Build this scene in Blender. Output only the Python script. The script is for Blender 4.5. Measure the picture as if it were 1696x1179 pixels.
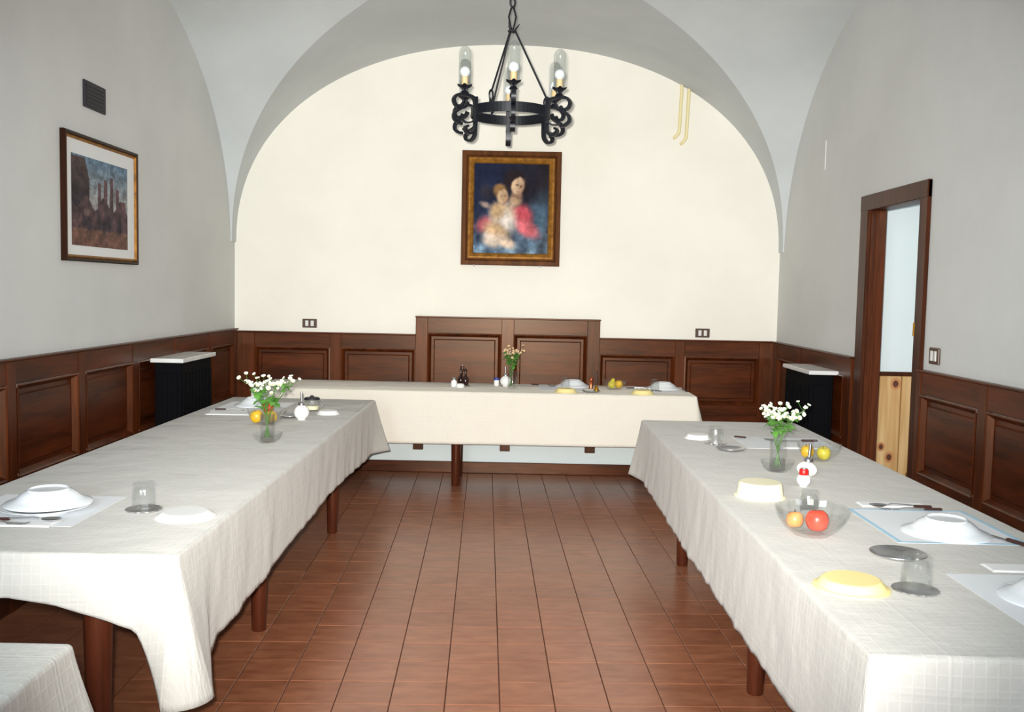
import bpy, bmesh, math, random
from mathutils import Vector, Matrix, noise
random.seed(7)
S = bpy.context.scene
for o in list(bpy.data.objects): bpy.data.objects.remove(o)
COL = S.collection
PI = math.pi

# ------------------------------------------------------------------ camera
cam_d = bpy.data.cameras.new('camera'); cam = bpy.data.objects.new('camera', cam_d); COL.objects.link(cam)
F = 1580.0
cam_d.sensor_width = 36.0; cam_d.lens = F / 1696 * 36.0; cam_d.clip_start = 0.05
vy = Vector(((853 - 848) / F, (589.5 - 480) / F, -1)).normalized()
vx = Vector((1, -0.0205, 0)); vx = (vx - vy * vx.dot(vy)).normalized()
vz = vx.cross(vy)
cam.matrix_world = Matrix((( *vx, 0), (*vy, 0), (*vz, 1.5), (0, 0, 0, 1)))
S.camera = cam

# ------------------------------------------------------------------ light
S.view_settings.view_transform = 'Standard'; S.view_settings.look = 'None'
S.view_settings.gamma = 1; S.view_settings.use_curve_mapping = False
S.view_settings.exposure = 0.0
W = bpy.data.worlds.new('world'); S.world = W; W.use_nodes = True
W.node_tree.nodes['Background'].inputs[0].default_value = (0.75, 0.85, 1.0, 1)
W.node_tree.nodes['Background'].inputs[1].default_value = 0.6

def light(name, kind, loc, power, color, size=0.1, rot=None, sy=None, spot=None):
    d = bpy.data.lights.new(name, kind); d.energy = power; d.color = color
    if kind == 'AREA':
        d.size = size
        if sy: d.shape = 'RECTANGLE'; d.size_y = sy
    elif kind == 'SPOT':
        d.shadow_soft_size = size; d.spot_size = spot; d.spot_blend = 1.0
    else: d.shadow_soft_size = size
    o = bpy.data.objects.new(name, d); COL.objects.link(o); o.location = loc
    if rot: o.rotation_euler = rot
    return o
# the camera's own flash, a hand's width up and left of the lens
light('camera_flash', 'SPOT', (-0.038, 0.02, 1.545), 1600, (1.0, 0.97, 0.92), 0.022, (math.radians(90), 0, 0), None, math.radians(76))
# daylight fill through two unseen windows added in the wall behind the camera
for wx, pw in ((-1.15, 165), (1.05, 30)):
    light('daylight_fill', 'AREA', (wx, -1.50, 1.95), pw, (0.80, 0.91, 1.0), 1.05, (math.radians(90), 0, 0), 1.9)
# daylight in the passage beyond the door
light('passage_daylight', 'AREA', (3.2, 4.2, 2.5), 11, (0.80, 0.92, 1.0), 1.0, (math.radians(62), 0, 0), 1.0)

# ------------------------------------------------------------------ materials
def rgb(r, g, b):
    f = lambda c: (c / 255 / 12.92) if c / 255 <= 0.04045 else ((c / 255 + 0.055) / 1.055) ** 2.4
    return (f(r), f(g), f(b), 1)
class N:
    def __init__(s, name):
        s.m = bpy.data.materials.new(name); s.m.use_nodes = True
        s.t = s.m.node_tree; s.p = s.t.nodes['Principled BSDF']; s.out = s.t.nodes['Material Output']
    def n(s, kind, **kw):
        nd = s.t.nodes.new(kind)
        for k, v in kw.items():
            if k.startswith('i_'):
                key = k[2:].replace('_', ' ')
                nd.inputs[int(key) if key.isdigit() else key].default_value = v
            else: setattr(nd, k, v)
        return nd
    def l(s, a, b): s.t.links.new(a, b)
    def ramp(s, fac, stops):
        r = s.n('ShaderNodeValToRGB'); e = r.color_ramp.elements
        e[0].position, e[0].color = stops[0]; e[1].position, e[1].color = stops[-1]
        for p, c in stops[1:-1]:
            x = e.new(p); x.color = c
        s.l(fac, r.inputs[0]); return r
    def bump(s, h, strength, dist=0.002):
        b = s.n('ShaderNodeBump', i_Strength=strength, i_Distance=dist); s.l(h, b.inputs['Height'])
        s.l(b.outputs[0], s.p.inputs['Normal']); return b
    def coord(s, kind='Object', scale=(1, 1, 1)):
        c = s.n('ShaderNodeTexCoord'); m = s.n('ShaderNodeMapping'); m.inputs['Scale'].default_value = scale
        s.l(c.outputs[kind], m.inputs[0]); return m.outputs[0]
def plain(name, col, rough=0.5, metal=0.0, spec=0.5, var=0.0, scale=30, **kw):
    k = N(name); k.p.inputs['Roughness'].default_value = rough; k.p.inputs['Metallic'].default_value = metal
    k.p.inputs['Specular IOR Level'].default_value = spec
    k.p.inputs['Base Color'].default_value = col
    if var:
        t = k.n('ShaderNodeTexNoise', i_Scale=scale, i_Detail=4.0); k.l(k.coord(), t.inputs['Vector'])
        c2 = tuple(min(1, c * (1 + var)) for c in col[:3]) + (1,); c1 = tuple(c * (1 - var) for c in col[:3]) + (1,)
        r = k.ramp(t.outputs[0], [(0.3, c1), (0.7, c2)]); k.l(r.outputs[0], k.p.inputs['Base Color'])
    for a, v in kw.items(): k.p.inputs[a.replace('_', ' ')].default_value = v
    return k.m
def plaster(name, col, patches=0.03):
    k = N(name); v = k.coord()
    a = k.n('ShaderNodeTexNoise', i_Scale=1.3, i_Detail=5.0, i_Roughness=0.6); k.l(v, a.inputs['Vector'])
    c1 = tuple(c * (1 - patches) for c in col[:3]) + (1,); c2 = tuple(min(1, c * (1 + patches)) for c in col[:3]) + (1,)
    r = k.ramp(a.outputs[0], [(0.35, c1), (0.65, c2)]); k.l(r.outputs[0], k.p.inputs['Base Color'])
    b = k.n('ShaderNodeTexNoise', i_Scale=90.0, i_Detail=4.0); k.l(v, b.inputs['Vector'])
    k.bump(b.outputs[0], 0.25, 0.002); k.p.inputs['Roughness'].default_value = 0.85
    k.p.inputs['Specular IOR Level'].default_value = 0.2
    return k.m
def wood(name, dark, light_, grain='X', rough=0.35, spec=0.5, sc=1.0, coat=0.0):
    k = N(name)
    s = {'X': (1.2, 14, 14), 'Y': (14, 1.2, 14), 'Z': (14, 14, 1.2)}[grain]
    v = k.coord('Object', tuple(x * sc for x in s))
    oi = k.n('ShaderNodeObjectInfo'); ad = k.n('ShaderNodeVectorMath', operation='ADD'); mu = k.n('ShaderNodeMath', operation='MULTIPLY', i_1=37.0)
    k.l(oi.outputs['Random'], mu.inputs[0]); k.l(v, ad.inputs[0]); k.l(mu.outputs[0], ad.inputs[1])
    a = k.n('ShaderNodeTexNoise', i_Scale=1.0, i_Detail=6.0, i_Roughness=0.62, i_Distortion=0.5); k.l(ad.outputs[0], a.inputs['Vector'])
    b = k.n('ShaderNodeTexNoise', i_Scale=6.0, i_Detail=3.0); k.l(ad.outputs[0], b.inputs['Vector'])
    mx = k.n('ShaderNodeMix', data_type='FLOAT', i_0=0.3); k.l(a.outputs[0], mx.inputs[2]); k.l(b.outputs[0], mx.inputs[3])
    r = k.ramp(mx.outputs[0], [(0.34, dark), (0.66, light_)]); k.l(r.outputs[0], k.p.inputs['Base Color'])
    k.bump(b.outputs[0], 0.08, 0.001)
    k.p.inputs['Roughness'].default_value = rough; k.p.inputs['Specular IOR Level'].default_value = spec
    k.p.inputs['Specular Tint'].default_value = (1.0, 0.72, 0.52, 1); k.p.inputs['Coat Weight'].default_value = coat; k.p.inputs['Coat Roughness'].default_value = 0.25
    return k.m
def glassmat(name, tint=(0.987, 0.992, 0.99, 1), refr=0.05):
    k = N(name); t = k.t
    tr = k.n('ShaderNodeBsdfTransparent'); tr.inputs[0].default_value = tint
    gl = k.n('ShaderNodeBsdfGlossy', i_Roughness=0.13); gs = k.n('ShaderNodeBsdfGlass', i_Roughness=0.0, i_IOR=1.45); gs.inputs[0].default_value = tint
    lw = k.n('ShaderNodeLayerWeight', i_Blend=0.5); pw = k.n('ShaderNodeMath', operation='POWER', i_1=3.0); k.l(lw.outputs['Facing'], pw.inputs[0])
    fr = k.n('ShaderNodeMath', operation='MULTIPLY_ADD', i_1=0.22, i_2=0.035); k.l(pw.outputs[0], fr.inputs[0])
    m1 = k.n('ShaderNodeMixShader'); k.l(fr.outputs[0], m1.inputs[0]); k.l(tr.outputs[0], m1.inputs[1]); k.l(gl.outputs[0], m1.inputs[2])
    m2 = k.n('ShaderNodeMixShader', i_0=refr); k.l(m1.outputs[0], m2.inputs[1]); k.l(gs.outputs[0], m2.inputs[2])
    k.l(m2.outputs[0], k.out.inputs[0]); return k.m
def vcol(name, rough=0.5):
    k = N(name); a = k.n('ShaderNodeVertexColor', layer_name='paint'); k.l(a.outputs[0], k.p.inputs['Base Color'])
    k.p.inputs['Roughness'].default_value = rough; k.p.inputs['Specular IOR Level'].default_value = 0.08; return k.m
def cloth(name, col, gridk=1.07):
    k = N(name); uv = k.n('ShaderNodeUVMap', uv_map='cloth'); sx = k.n('ShaderNodeSeparateXYZ'); k.l(uv.outputs[0], sx.inputs[0])
    def lines(out, pitch, width):
        d = k.n('ShaderNodeMath', operation='PINGPONG', i_1=pitch / 2); k.l(out, d.inputs[0])
        c = k.n('ShaderNodeMapRange', i_1=0.0, i_2=width, i_3=1.0, i_4=0.0); k.l(d.outputs[0], c.inputs[0]); return c.outputs[0]
    def mx(a, b):
        m = k.n('ShaderNodeMath', operation='MAXIMUM'); k.l(a, m.inputs[0]); k.l(b, m.inputs[1]); return m.outputs[0]
    g = mx(lines(sx.outputs[0], 0.026, 0.0035), lines(sx.outputs[1], 0.026, 0.0035))
    cr = mx(lines(sx.outputs[0], 0.47, 0.005), lines(sx.outputs[1], 0.62, 0.005))
    w = k.n('ShaderNodeTexNoise', i_Scale=420.0, i_Detail=2.0); k.l(uv.outputs[0], w.inputs['Vector'])
    big = k.n('ShaderNodeTexNoise', i_Scale=5.0, i_Detail=4.0); k.l(uv.outputs[0], big.inputs['Vector'])
    c1 = col; c2 = tuple(min(0.95, c * gridk) for c in col[:3]) + (1,)
    mixc = k.n('ShaderNodeMix', data_type='RGBA'); mixc.inputs[6].default_value = c1; mixc.inputs[7].default_value = c2; k.l(g, mixc.inputs[0])
    k.l(mixc.outputs[2], k.p.inputs['Base Color'])
    s1 = k.n('ShaderNodeMath', operation='MULTIPLY_ADD', i_1=0.25); k.l(w.outputs[0], s1.inputs[0]); k.l(g, s1.inputs[2])
    b0 = k.n('ShaderNodeBump', i_Strength=0.5, i_Distance=0.03); k.l(big.outputs[0], b0.inputs['Height'])
    b1 = k.n('ShaderNodeBump', i_Strength=0.35, i_Distance=0.001); k.l(s1.outputs[0], b1.inputs['Height']); k.l(b0.outputs[0], b1.inputs['Normal'])
    b2 = k.n('ShaderNodeBump', i_Strength=0.22, i_Distance=0.003); k.l(cr, b2.inputs['Height']); k.l(b1.outputs[0], b2.inputs['Normal'])
    k.l(b2.outputs[0], k.p.inputs['Normal'])
    k.p.inputs['Roughness'].default_value = 0.8; k.p.inputs['Specular IOR Level'].default_value = 0.25
    k.p.inputs['Sheen Weight'].default_value = 0.15
    return k.m
M = {}
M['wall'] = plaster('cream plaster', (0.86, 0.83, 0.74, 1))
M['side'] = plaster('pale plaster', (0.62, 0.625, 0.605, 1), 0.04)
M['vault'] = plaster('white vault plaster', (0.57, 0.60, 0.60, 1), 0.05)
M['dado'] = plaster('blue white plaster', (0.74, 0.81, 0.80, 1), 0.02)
M['woodX'] = wood('varnished wood, level grain', rgb(38, 14, 5), rgb(94, 42, 16), 'X', 0.34, 0.32, 1, 0.0)
M['woodY'] = wood('varnished wood, level grain along the side', rgb(38, 14, 5), rgb(94, 42, 16), 'Y', 0.34, 0.32, 1, 0.0)
M['woodZ'] = wood('varnished wood, upright grain', rgb(46, 18, 6), rgb(96, 44, 17), 'Z', 0.34, 0.32, 1, 0.0)
M['dark'] = wood('dark door wood', rgb(42, 18, 9), rgb(78, 38, 20), 'Z', 0.4, 0.25, 1, 0.0)
M['legwood'] = wood('red brown table wood', rgb(54, 23, 13), rgb(86, 41, 25), 'Z', 0.35)
M['pine'] = None
M['grout'] = plain('dark grout', rgb(70, 40, 30), 0.8)
M['iron'] = plain('black wrought iron', (0.005, 0.006, 0.010, 1), 0.42, 0.0, 0.45, 0.3, 60)
M['steel'] = plain('brushed steel', (0.55, 0.55, 0.56, 1), 0.28, 1.0)
M['brass'] = plain('brass', rgb(190, 140, 50), 0.3, 1.0)
M['copper'] = plain('copper', rgb(190, 105, 70), 0.3, 1.0)
M['glass'] = glassmat('clear glass')
M['thin'] = glassmat('thin lamp glass', (0.96, 0.972, 0.972, 1), 0.05)
M['china'] = plain('white glazed china', (0.80, 0.84, 0.87, 1), 0.15, 0, 0.5)
M['white'] = plain('white plastic', (0.86, 0.86, 0.84, 1), 0.4)
M['yellow'] = plain('pale yellow plastic', rgb(246, 228, 156), 0.4)
M['creamp'] = plain('cream plastic', rgb(248, 240, 205), 0.4)
M['paper'] = plain('white paper', (0.84, 0.86, 0.88, 1), 0.7)
M['bluepaper'] = plain('pale blue paper', rgb(176, 212, 232), 0.7)
M['napkin'] = plain('white paper napkin', (0.90, 0.90, 0.90, 1), 0.8)
M['red'] = plain('red plastic', rgb(205, 30, 25), 0.35)
M['blue'] = plain('blue plastic', rgb(40, 60, 150), 0.4)
M['sugar'] = plain('white sugar in milk glass', (0.88, 0.88, 0.86, 1), 0.12)
M['vinegar'] = plain('dark vinegar bottle', rgb(38, 14, 10), 0.12, 0, 0.6)
M['brownhandle'] = plain('dark brown handle', rgb(60, 32, 26), 0.35)
M['amber'] = plain('waxy candle sleeve', rgb(240, 204, 150), 0.5, 0, 0.4, 0.1, 25)
M['bulb'] = plain('frosted white bulb', (0.88, 0.88, 0.87, 1), 0.25)
M['black'] = plain('matt black metal', (0.003, 0.003, 0.004, 1), 0.7, 0, 0.06)
M['vent'] = plain('dark grille metal', rgb(30, 27, 36), 0.6)
M['marble'] = plain('white marble', (0.72, 0.72, 0.70, 1), 0.25, 0, 0.5, 0.08, 6)
M['switch'] = plain('brown bakelite', rgb(74, 48, 32), 0.35)
M['key'] = plain('pale switch key', (0.70, 0.69, 0.66, 1), 0.35)
M['pipe'] = plain('cream painted pipe', rgb(232, 220, 170), 0.4)
M['gilt'] = plain('old gilt', rgb(150, 102, 38), 0.42, 0.3, 0.3, 0.4, 25)
M['framebrown'] = wood('brown picture frame', rgb(58, 30, 14), rgb(108, 64, 32), 'Z', 0.45, 0.15)
M['printframe'] = wood('dark brown picture frame', rgb(26, 13, 10), rgb(52, 28, 18), 'Z', 0.45, 0.15)
M['mat'] = plain('white mat board', (0.72, 0.73, 0.72, 1), 0.8)
M['paint'] = vcol('oil paint', 0.6)
M['print'] = vcol('printed paper', 0.5)
M['stem'] = plain('green stem', rgb(70, 110, 45), 0.5)
M['leaf'] = plain('green leaf', rgb(92, 146, 62), 0.45, 0, 0.4, 0.35, 40)
M['petal'] = plain('white petal', (0.90, 0.89, 0.80, 1), 0.6)
M['pinkpetal'] = plain('cream pink petal', rgb(224, 190, 160), 0.6)
M['pollen'] = plain('yellow flower centre', rgb(228, 214, 120), 0.7)
M['applered'] = plain('red apple', rgb(204, 72, 50), 0.3, 0, 0.5, 0.35, 14)
M['applerefract'] = plain('refracted orange apple', rgb(226, 150, 84), 0.3, 0, 0.5, 0.2, 14)  # colour of the red apple's streak refracted by the bowl
M['appleyel'] = plain('yellow apple', rgb(232, 184, 40), 0.3, 0, 0.5, 0.15, 14)
M['applegreen'] = plain('green yellow pear', rgb(205, 190, 60), 0.35, 0, 0.5, 0.15, 14)
M['cloth'] = cloth('woven white tablecloth', (0.515, 0.50, 0.46, 1))
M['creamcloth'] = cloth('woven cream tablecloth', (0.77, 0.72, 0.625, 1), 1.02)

def tilemat():
    k = N('terracotta tile'); oi = k.n('ShaderNodeObjectInfo'); v = k.coord()
    ad = k.n('ShaderNodeVectorMath', operation='ADD'); mu = k.n('ShaderNodeMath', operation='MULTIPLY', i_1=53.0)
    k.l(oi.outputs['Random'], mu.inputs[0]); k.l(v, ad.inputs[0]); k.l(mu.outputs[0], ad.inputs[1])
    mp = k.n('ShaderNodeMapping'); mp.inputs['Scale'].default_value = (3, 9, 3); k.l(ad.outputs[0], mp.inputs[0])
    a = k.n('ShaderNodeTexNoise', i_Scale=2.5, i_Detail=6.0, i_Roughness=0.65); k.l(mp.outputs[0], a.inputs['Vector'])
    r = k.ramp(a.outputs[0], [(0.3, rgb(134, 79, 54)), (0.72, rgb(168, 109, 78))])
    hs = k.n('ShaderNodeHueSaturation'); k.l(r.outputs[0], hs.inputs['Color'])
    mr = k.n('ShaderNodeMapRange', i_1=0.0, i_2=1.0, i_3=0.93, i_4=1.07); k.l(oi.outputs['Random'], mr.inputs[0]); k.l(mr.outputs[0], hs.inputs['Value'])
    k.l(hs.outputs[0], k.p.inputs['Base Color']); k.p.inputs['Roughness'].default_value = 0.3; k.p.inputs['Specular IOR Level'].default_value = 0.85
    b = k.n('ShaderNodeTexNoise', i_Scale=14.0, i_Detail=3.0); k.l(ad.outputs[0], b.inputs['Vector']); k.bump(b.outputs[0], 0.12, 0.002)
    return k.m
M['tile'] = tilemat()
def pinemat():
    k = N('knotty pine'); v = k.coord('Object', (16, 16, 0.9))
    a = k.n('ShaderNodeTexNoise', i_Scale=1.4, i_Detail=5.0, i_Distortion=0.6); k.l(v, a.inputs['Vector'])
    r = k.ramp(a.outputs[0], [(0.3, rgb(196, 150, 92)), (0.7, rgb(226, 190, 136))]); k.l(r.outputs[0], k.p.inputs['Base Color'])
    k.p.inputs['Roughness'].default_value = 0.4; return k.m
M['pine'] = pinemat(); M['knot'] = plain('pine knot', rgb(92, 50, 26), 0.4, 0, 0.5, 0.3, 60); M['halo'] = plain('reddish pine round a knot', rgb(196, 134, 82), 0.4)

# ------------------------------------------------------------------ helpers
CACHE = {}
def link(name, me, m, parent=None, smooth=False, loc=None, rot=None, scale=None):
    if m is not None and not me.materials:
        for q in (m if isinstance(m, (list, tuple)) else [m]): me.materials.append(M[q] if isinstance(q, str) else q)
    if smooth and not me.get('sm'):
        autosmooth(me, 50)
        me['sm'] = 1
    o = bpy.data.objects.new(name, me); COL.objects.link(o)
    if parent: o.parent = parent
    if loc: o.location = loc
    if rot: o.rotation_euler = rot
    if scale: o.scale = scale
    return o
def pymesh(name, vf):
    me = bpy.data.meshes.new(name); me.from_pydata(vf[0], [], vf[1]); me.update(); return me
def mk(name, vf, m, parent=None, smooth=False, **kw): return link(name, pymesh(name, vf), m, parent, smooth, **kw)
def tag(o, label, cat, group=None):
    o['label'] = label; o['category'] = cat
    if group: o['group'] = group
    return o
def thing(name, label, cat, loc=(0, 0, 0), rz=0.0, group=None):
    o = bpy.data.objects.new(name, None); o.empty_display_size = 0.05; COL.objects.link(o)
    o.location = loc; o.rotation_euler = (0, 0, rz); return tag(o, label, cat, group)
def struct(o): o['kind'] = 'structure'; return o
def srt(name, loc=(0, 0, 0)):
    o = bpy.data.objects.new(name, None); o.empty_display_size = 0.05; COL.objects.link(o); o.location = loc; return struct(o)
def join(*vfs):
    V, Fc = [], []
    for v, f in vfs:
        k = len(V); V += list(v); Fc += [tuple(i + k for i in q) for q in f]
    return V, Fc
def box(x0, x1, y0, y1, z0, z1):
    V = [(x0, y0, z0), (x1, y0, z0), (x1, y1, z0), (x0, y1, z0), (x0, y0, z1), (x1, y0, z1), (x1, y1, z1), (x0, y1, z1)]
    return V, [(0, 3, 2, 1), (4, 5, 6, 7), (0, 1, 5, 4), (1, 2, 6, 5), (2, 3, 7, 6), (3, 0, 4, 7)]
def bbox(x0, x1, y0, y1, z0, z1, b=0.003, seg=1):
    bm = bmesh.new(); V, Fc = box(x0, x1, y0, y1, z0, z1)
    vs = [bm.verts.new(v) for v in V]
    for f in Fc: bm.faces.new([vs[i] for i in f])
    bmesh.ops.bevel(bm, geom=bm.edges[:], offset=b, segments=seg, affect='EDGES', profile=0.5)
    bm.verts.ensure_lookup_table(); bm.verts.index_update()
    r = [tuple(v.co) for v in bm.verts], [tuple(v.index for v in f.verts) for f in bm.faces]; bm.free(); return r
def lathe(prof, seg=32, mod=None, closed=False):
    V, Fc, rows = [], [], []
    for i, (r, z) in enumerate(prof):
        if r < 1e-6: rows.append([len(V)]); V.append((0, 0, z))
        else:
            row = []
            for j in range(seg):
                a = 2 * PI * j / seg; rr, zz = (r, z) if not mod else mod(r, z, a, i)
                row.append(len(V)); V.append((rr * math.cos(a), rr * math.sin(a), zz))
            rows.append(row)
    pairs = list(zip(rows, rows[1:])) + ([(rows[-1], rows[0])] if closed else [])
    for A, B in pairs:
        for j in range(seg):
            j2 = (j + 1) % seg
            if len(A) == 1 and len(B) == 1: continue
            if len(A) == 1: Fc.append((A[0], B[j2], B[j]))
            elif len(B) == 1: Fc.append((A[j], A[j2], B[0]))
            else: Fc.append((A[j], A[j2], B[j2], B[j]))
    return V, Fc
def spline(pts, n=6):
    P = [Vector(p) for p in pts]; out = []
    for i in range(len(P) - 1):
        p0 = P[max(i - 1, 0)]; p1 = P[i]; p2 = P[i + 1]; p3 = P[min(i + 2, len(P) - 1)]
        for k in range(n):
            t = k / n
            out.append(0.5 * ((2 * p1) + (p2 - p0) * t + (2 * p0 - 5 * p1 + 4 * p2 - p3) * t * t + (3 * p1 - p0 - 3 * p2 + p3) * t ** 3))
    out.append(P[-1]); return out
def tube(pts, r, seg=8, cap=True):
    P = [Vector(p) for p in pts]; V, Fc = [], []; n = len(P)
    rs = r if isinstance(r, (list, tuple)) else [r] * n
    up = Vector((0, 0, 1)); t0 = (P[1] - P[0]).normalized()
    if abs(t0.dot(up)) > 0.95: up = Vector((1, 0, 0))
    nrm = (up - t0 * up.dot(t0)).normalized()
    for i in range(n):
        t = (P[min(i + 1, n - 1)] - P[max(i - 1, 0)]).normalized()
        nrm = (nrm - t * nrm.dot(t)).normalized(); b = t.cross(nrm)
        for j in range(seg):
            a = 2 * PI * j / seg; V.append(tuple(P[i] + (nrm * math.cos(a) + b * math.sin(a)) * rs[i]))
    for i in range(n - 1):
        for j in range(seg):
            j2 = (j + 1) % seg; Fc.append((i * seg + j, i * seg + j2, (i + 1) * seg + j2, (i + 1) * seg + j))
    if cap: Fc.append(tuple(reversed(range(seg)))); Fc.append(tuple(range((n - 1) * seg, n * seg)))
    return V, Fc
def ribbon(pts, width, th, ends=1.0):
    """flat bar swept in the x-z plane, its width along y"""
    P = [Vector((p[0], 0, p[1])) for p in pts]; n = len(P); V, Fc = [], []
    for i in range(n):
        t = (P[min(i + 1, n - 1)] - P[max(i - 1, 0)]).normalized(); q = Vector((-t.z, 0, t.x))
        w = width * (1 + (ends - 1) * (i / (n - 1)))
        for a, b in ((-1, -1), (1, -1), (1, 1), (-1, 1)):
            p = P[i] + q * (th / 2 * a); V.append((p.x, w / 2 * b, p.z))
    for i in range(n - 1):
        for j in range(4):
            j2 = (j + 1) % 4; Fc.append((i * 4 + j, i * 4 + j2, i * 4 + 4 + j2, i * 4 + 4 + j))
    Fc.append((3, 2, 1, 0)); Fc.append(tuple(range(4 * n - 4, 4 * n))); return V, Fc
def xf(vf, fn): return [fn(*v) for v in vf[0]], vf[1]
def shared(key, fn, mats, smooth=True):
    if key not in CACHE:
        me = pymesh(key, fn())
        for q in (mats if isinstance(mats, (list, tuple)) else [mats]): me.materials.append(M[q])
        if smooth: autosmooth(me, 18 if key[:2] == 'pd' else 8 if key in ('gbowl', 'tumbler') else 35)
        CACHE[key] = me
    return CACHE[key]
def autosmooth(me, deg=35):
    me.update(); bm = bmesh.new(); bm.from_mesh(me)
    for e in bm.edges: e.smooth = e.calc_face_angle(0) < math.radians(deg)
    for f in bm.faces: f.smooth = True
    bm.to_mesh(me); bm.free()

# ------------------------------------------------------------------ the room
XL, XR, YB, YF = -2.27, 2.13, 7.74, -1.40
ZC = 3.75
# floor: grout bed with tiles laid on it, a touch askew to the walls
floor = struct(mk('floor', box(XL - 0.2, XR + 0.2, YF - 0.2, YB + 0.2, -0.06, -0.004), 'grout'))
PT = 0.1995; ta = math.atan(0.0303); cdir = Vector((-math.sin(ta), math.cos(ta), 0)); rdir = Vector((math.cos(ta), math.sin(ta), 0))
org = Vector((-0.023, 3.311, 0)); k0 = (Vector((-0.332, 3.749, 0)) - org).dot(cdir)
tile_me = pymesh('tile', bbox(-PT / 2 + 0.0018, PT / 2 - 0.0018, -PT / 2 + 0.0008, PT / 2 - 0.0008, -0.008, 0.0, 0.0012)); tile_me.materials.append(M['tile'])
cells = []
for i in range(-12, 13):
    for j in range(-27, 24):
        c = org + rdir * ((i + 0.5) * PT) + cdir * (k0 + (j + 0.5) * PT)
        if XL - 0.05 < c.x < XR + 0.05 and YF < c.y < YB - 0.02: cells.append(c)
vis = [c for c in cells if c.y > 3.12 and -1.17 < c.x < 1.05]
vis += [c for c in cells if c.y > 3.12 and c not in vis and -1.42 < c.x < 1.3 and c.y < 4.5]
vis = sorted(vis, key=lambda c: c.y)[:300]; vs_ = set(id(c) for c in vis)
for c in vis: link('tile', tile_me, None, floor, loc=(c.x, c.y, random.uniform(-0.0006, 0.0004)), rot=(random.uniform(-.0012, .0012), random.uniform(-.0012, .0012), ta))
rest = [xf(box(-PT / 2 + 0.0018, PT / 2 - 0.0018, -PT / 2 + 0.0008, PT / 2 - 0.0008, -0.008, 0.0), lambda x, y, z, c=c: tuple(c + rdir * x + cdir * y + Vector((0, 0, z)))) for c in cells if id(c) not in vs_]
st = mk('tile', join(*rest), 'tile', floor); st['kind'] = 'stuff'

# vault: two groined bays, back and side barrels with a common crown
Z0, RISE, XC, AX, BY = 1.84, 1.60, -0.07, 2.188, 2.15
def vault():
    V, Fc = [], []
    NT = 40; ths = [PI / 2 * i / NT for i in range(NT + 1)]
    def strip(fa, fb, n, flip=False):
        k = len(V)
        for th in ths:
            a, b = fa(th), fb(th)
            for q in range(n + 1): V.append(tuple(a[c] + (b[c] - a[c]) * q / n for c in range(3)))
        for i in range(NT):
            for q in range(n):
                f = (k + i * (n + 1) + q, k + i * (n + 1) + q + 1, k + (i + 1) * (n + 1) + q + 1, k + (i + 1) * (n + 1) + q)
                Fc.append(f[::-1] if flip else f)
    ux = lambda th: AX * (max(0, 1 - math.sin(th) ** 2.2)) ** (1 / 2.2)
    z = lambda th: Z0 + RISE * math.sin(th)
    bays = [5.47, 0.93]
    for sx in (1, -1):
        gx = lambda th: XC + sx * ux(th)
        wall = XR if sx > 0 else XL
        ends = [YB + 0.02]
        for yc in bays: ends += [yc, yc]
        strip(lambda th: (gx(th), YB + 0.02, z(th)), lambda th: (gx(th), 5.47 + BY * math.cos(th), z(th)), 3)
        strip(lambda th: (gx(th), 5.47 - BY * math.cos(th), z(th)), lambda th: (gx(th), 0.93 + BY * math.cos(th), z(th)), 3)
        strip(lambda th: (gx(th), 0.93 - BY * math.cos(th), z(th)), lambda th: (gx(th), YF - 0.02, z(th)), 2)
        for yc in bays:
            for sy in (1, -1):
                strip(lambda th: (gx(th), yc + sy * BY * math.cos(th), z(th)), lambda th: (wall + sx * 0.02, yc + sy * BY * math.cos(th), z(th)), 4)
        # little ledges at the springing
        k = len(V)
        for y0, y1 in ((YB + 0.02, 5.47 + BY), (5.47 - BY, 0.93 + BY), (0.93 - BY, YF - 0.02)):
            k = len(V); V.extend([(gx(0), y0, Z0), (gx(0), y1, Z0), (wall + sx * 0.02, y1, Z0), (wall + sx * 0.02, y0, Z0)]); Fc.append((k, k + 1, k + 2, k + 3))
    return V, Fc
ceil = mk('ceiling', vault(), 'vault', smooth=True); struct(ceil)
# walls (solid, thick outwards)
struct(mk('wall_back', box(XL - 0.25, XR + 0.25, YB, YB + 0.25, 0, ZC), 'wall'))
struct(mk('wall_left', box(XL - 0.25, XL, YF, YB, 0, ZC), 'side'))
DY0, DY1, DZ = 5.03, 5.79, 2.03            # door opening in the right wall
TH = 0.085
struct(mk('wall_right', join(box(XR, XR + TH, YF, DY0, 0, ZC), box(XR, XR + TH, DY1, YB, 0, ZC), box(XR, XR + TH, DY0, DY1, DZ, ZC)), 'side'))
fr = []
added_wins = [(-1.65, -0.65), (0.55, 1.55)]  # unseen window openings, added to let the daylight fill in
for a, b in ((XL, -1.65), (-0.65, 0.55), (1.55, XR)): fr.append(box(a, b, YF - 0.08, YF, 0, ZC))
for a, b in added_wins: fr += [box(a, b, YF - 0.08, YF, 0, 1.0), box(a, b, YF - 0.08, YF, 2.9, ZC)]
struct(mk('wall_front', join(*fr), 'side'))
for i, (a, b) in enumerate(added_wins):
    w = srt('window_%d' % (i + 1), (a, YF - 0.05, 1.0))
    mk('window_frame', join(box(0, 0.06, -.03, .03, 0, 1.9), box(0.94, 1.0, -.03, .03, 0, 1.9), box(.06, .94, -.03, .03, 0, .06), box(.06, .94, -.03, .03, 1.84, 1.9), box(.47, .53, -.03, .03, .06, 1.84)), 'dark', w)
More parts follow.
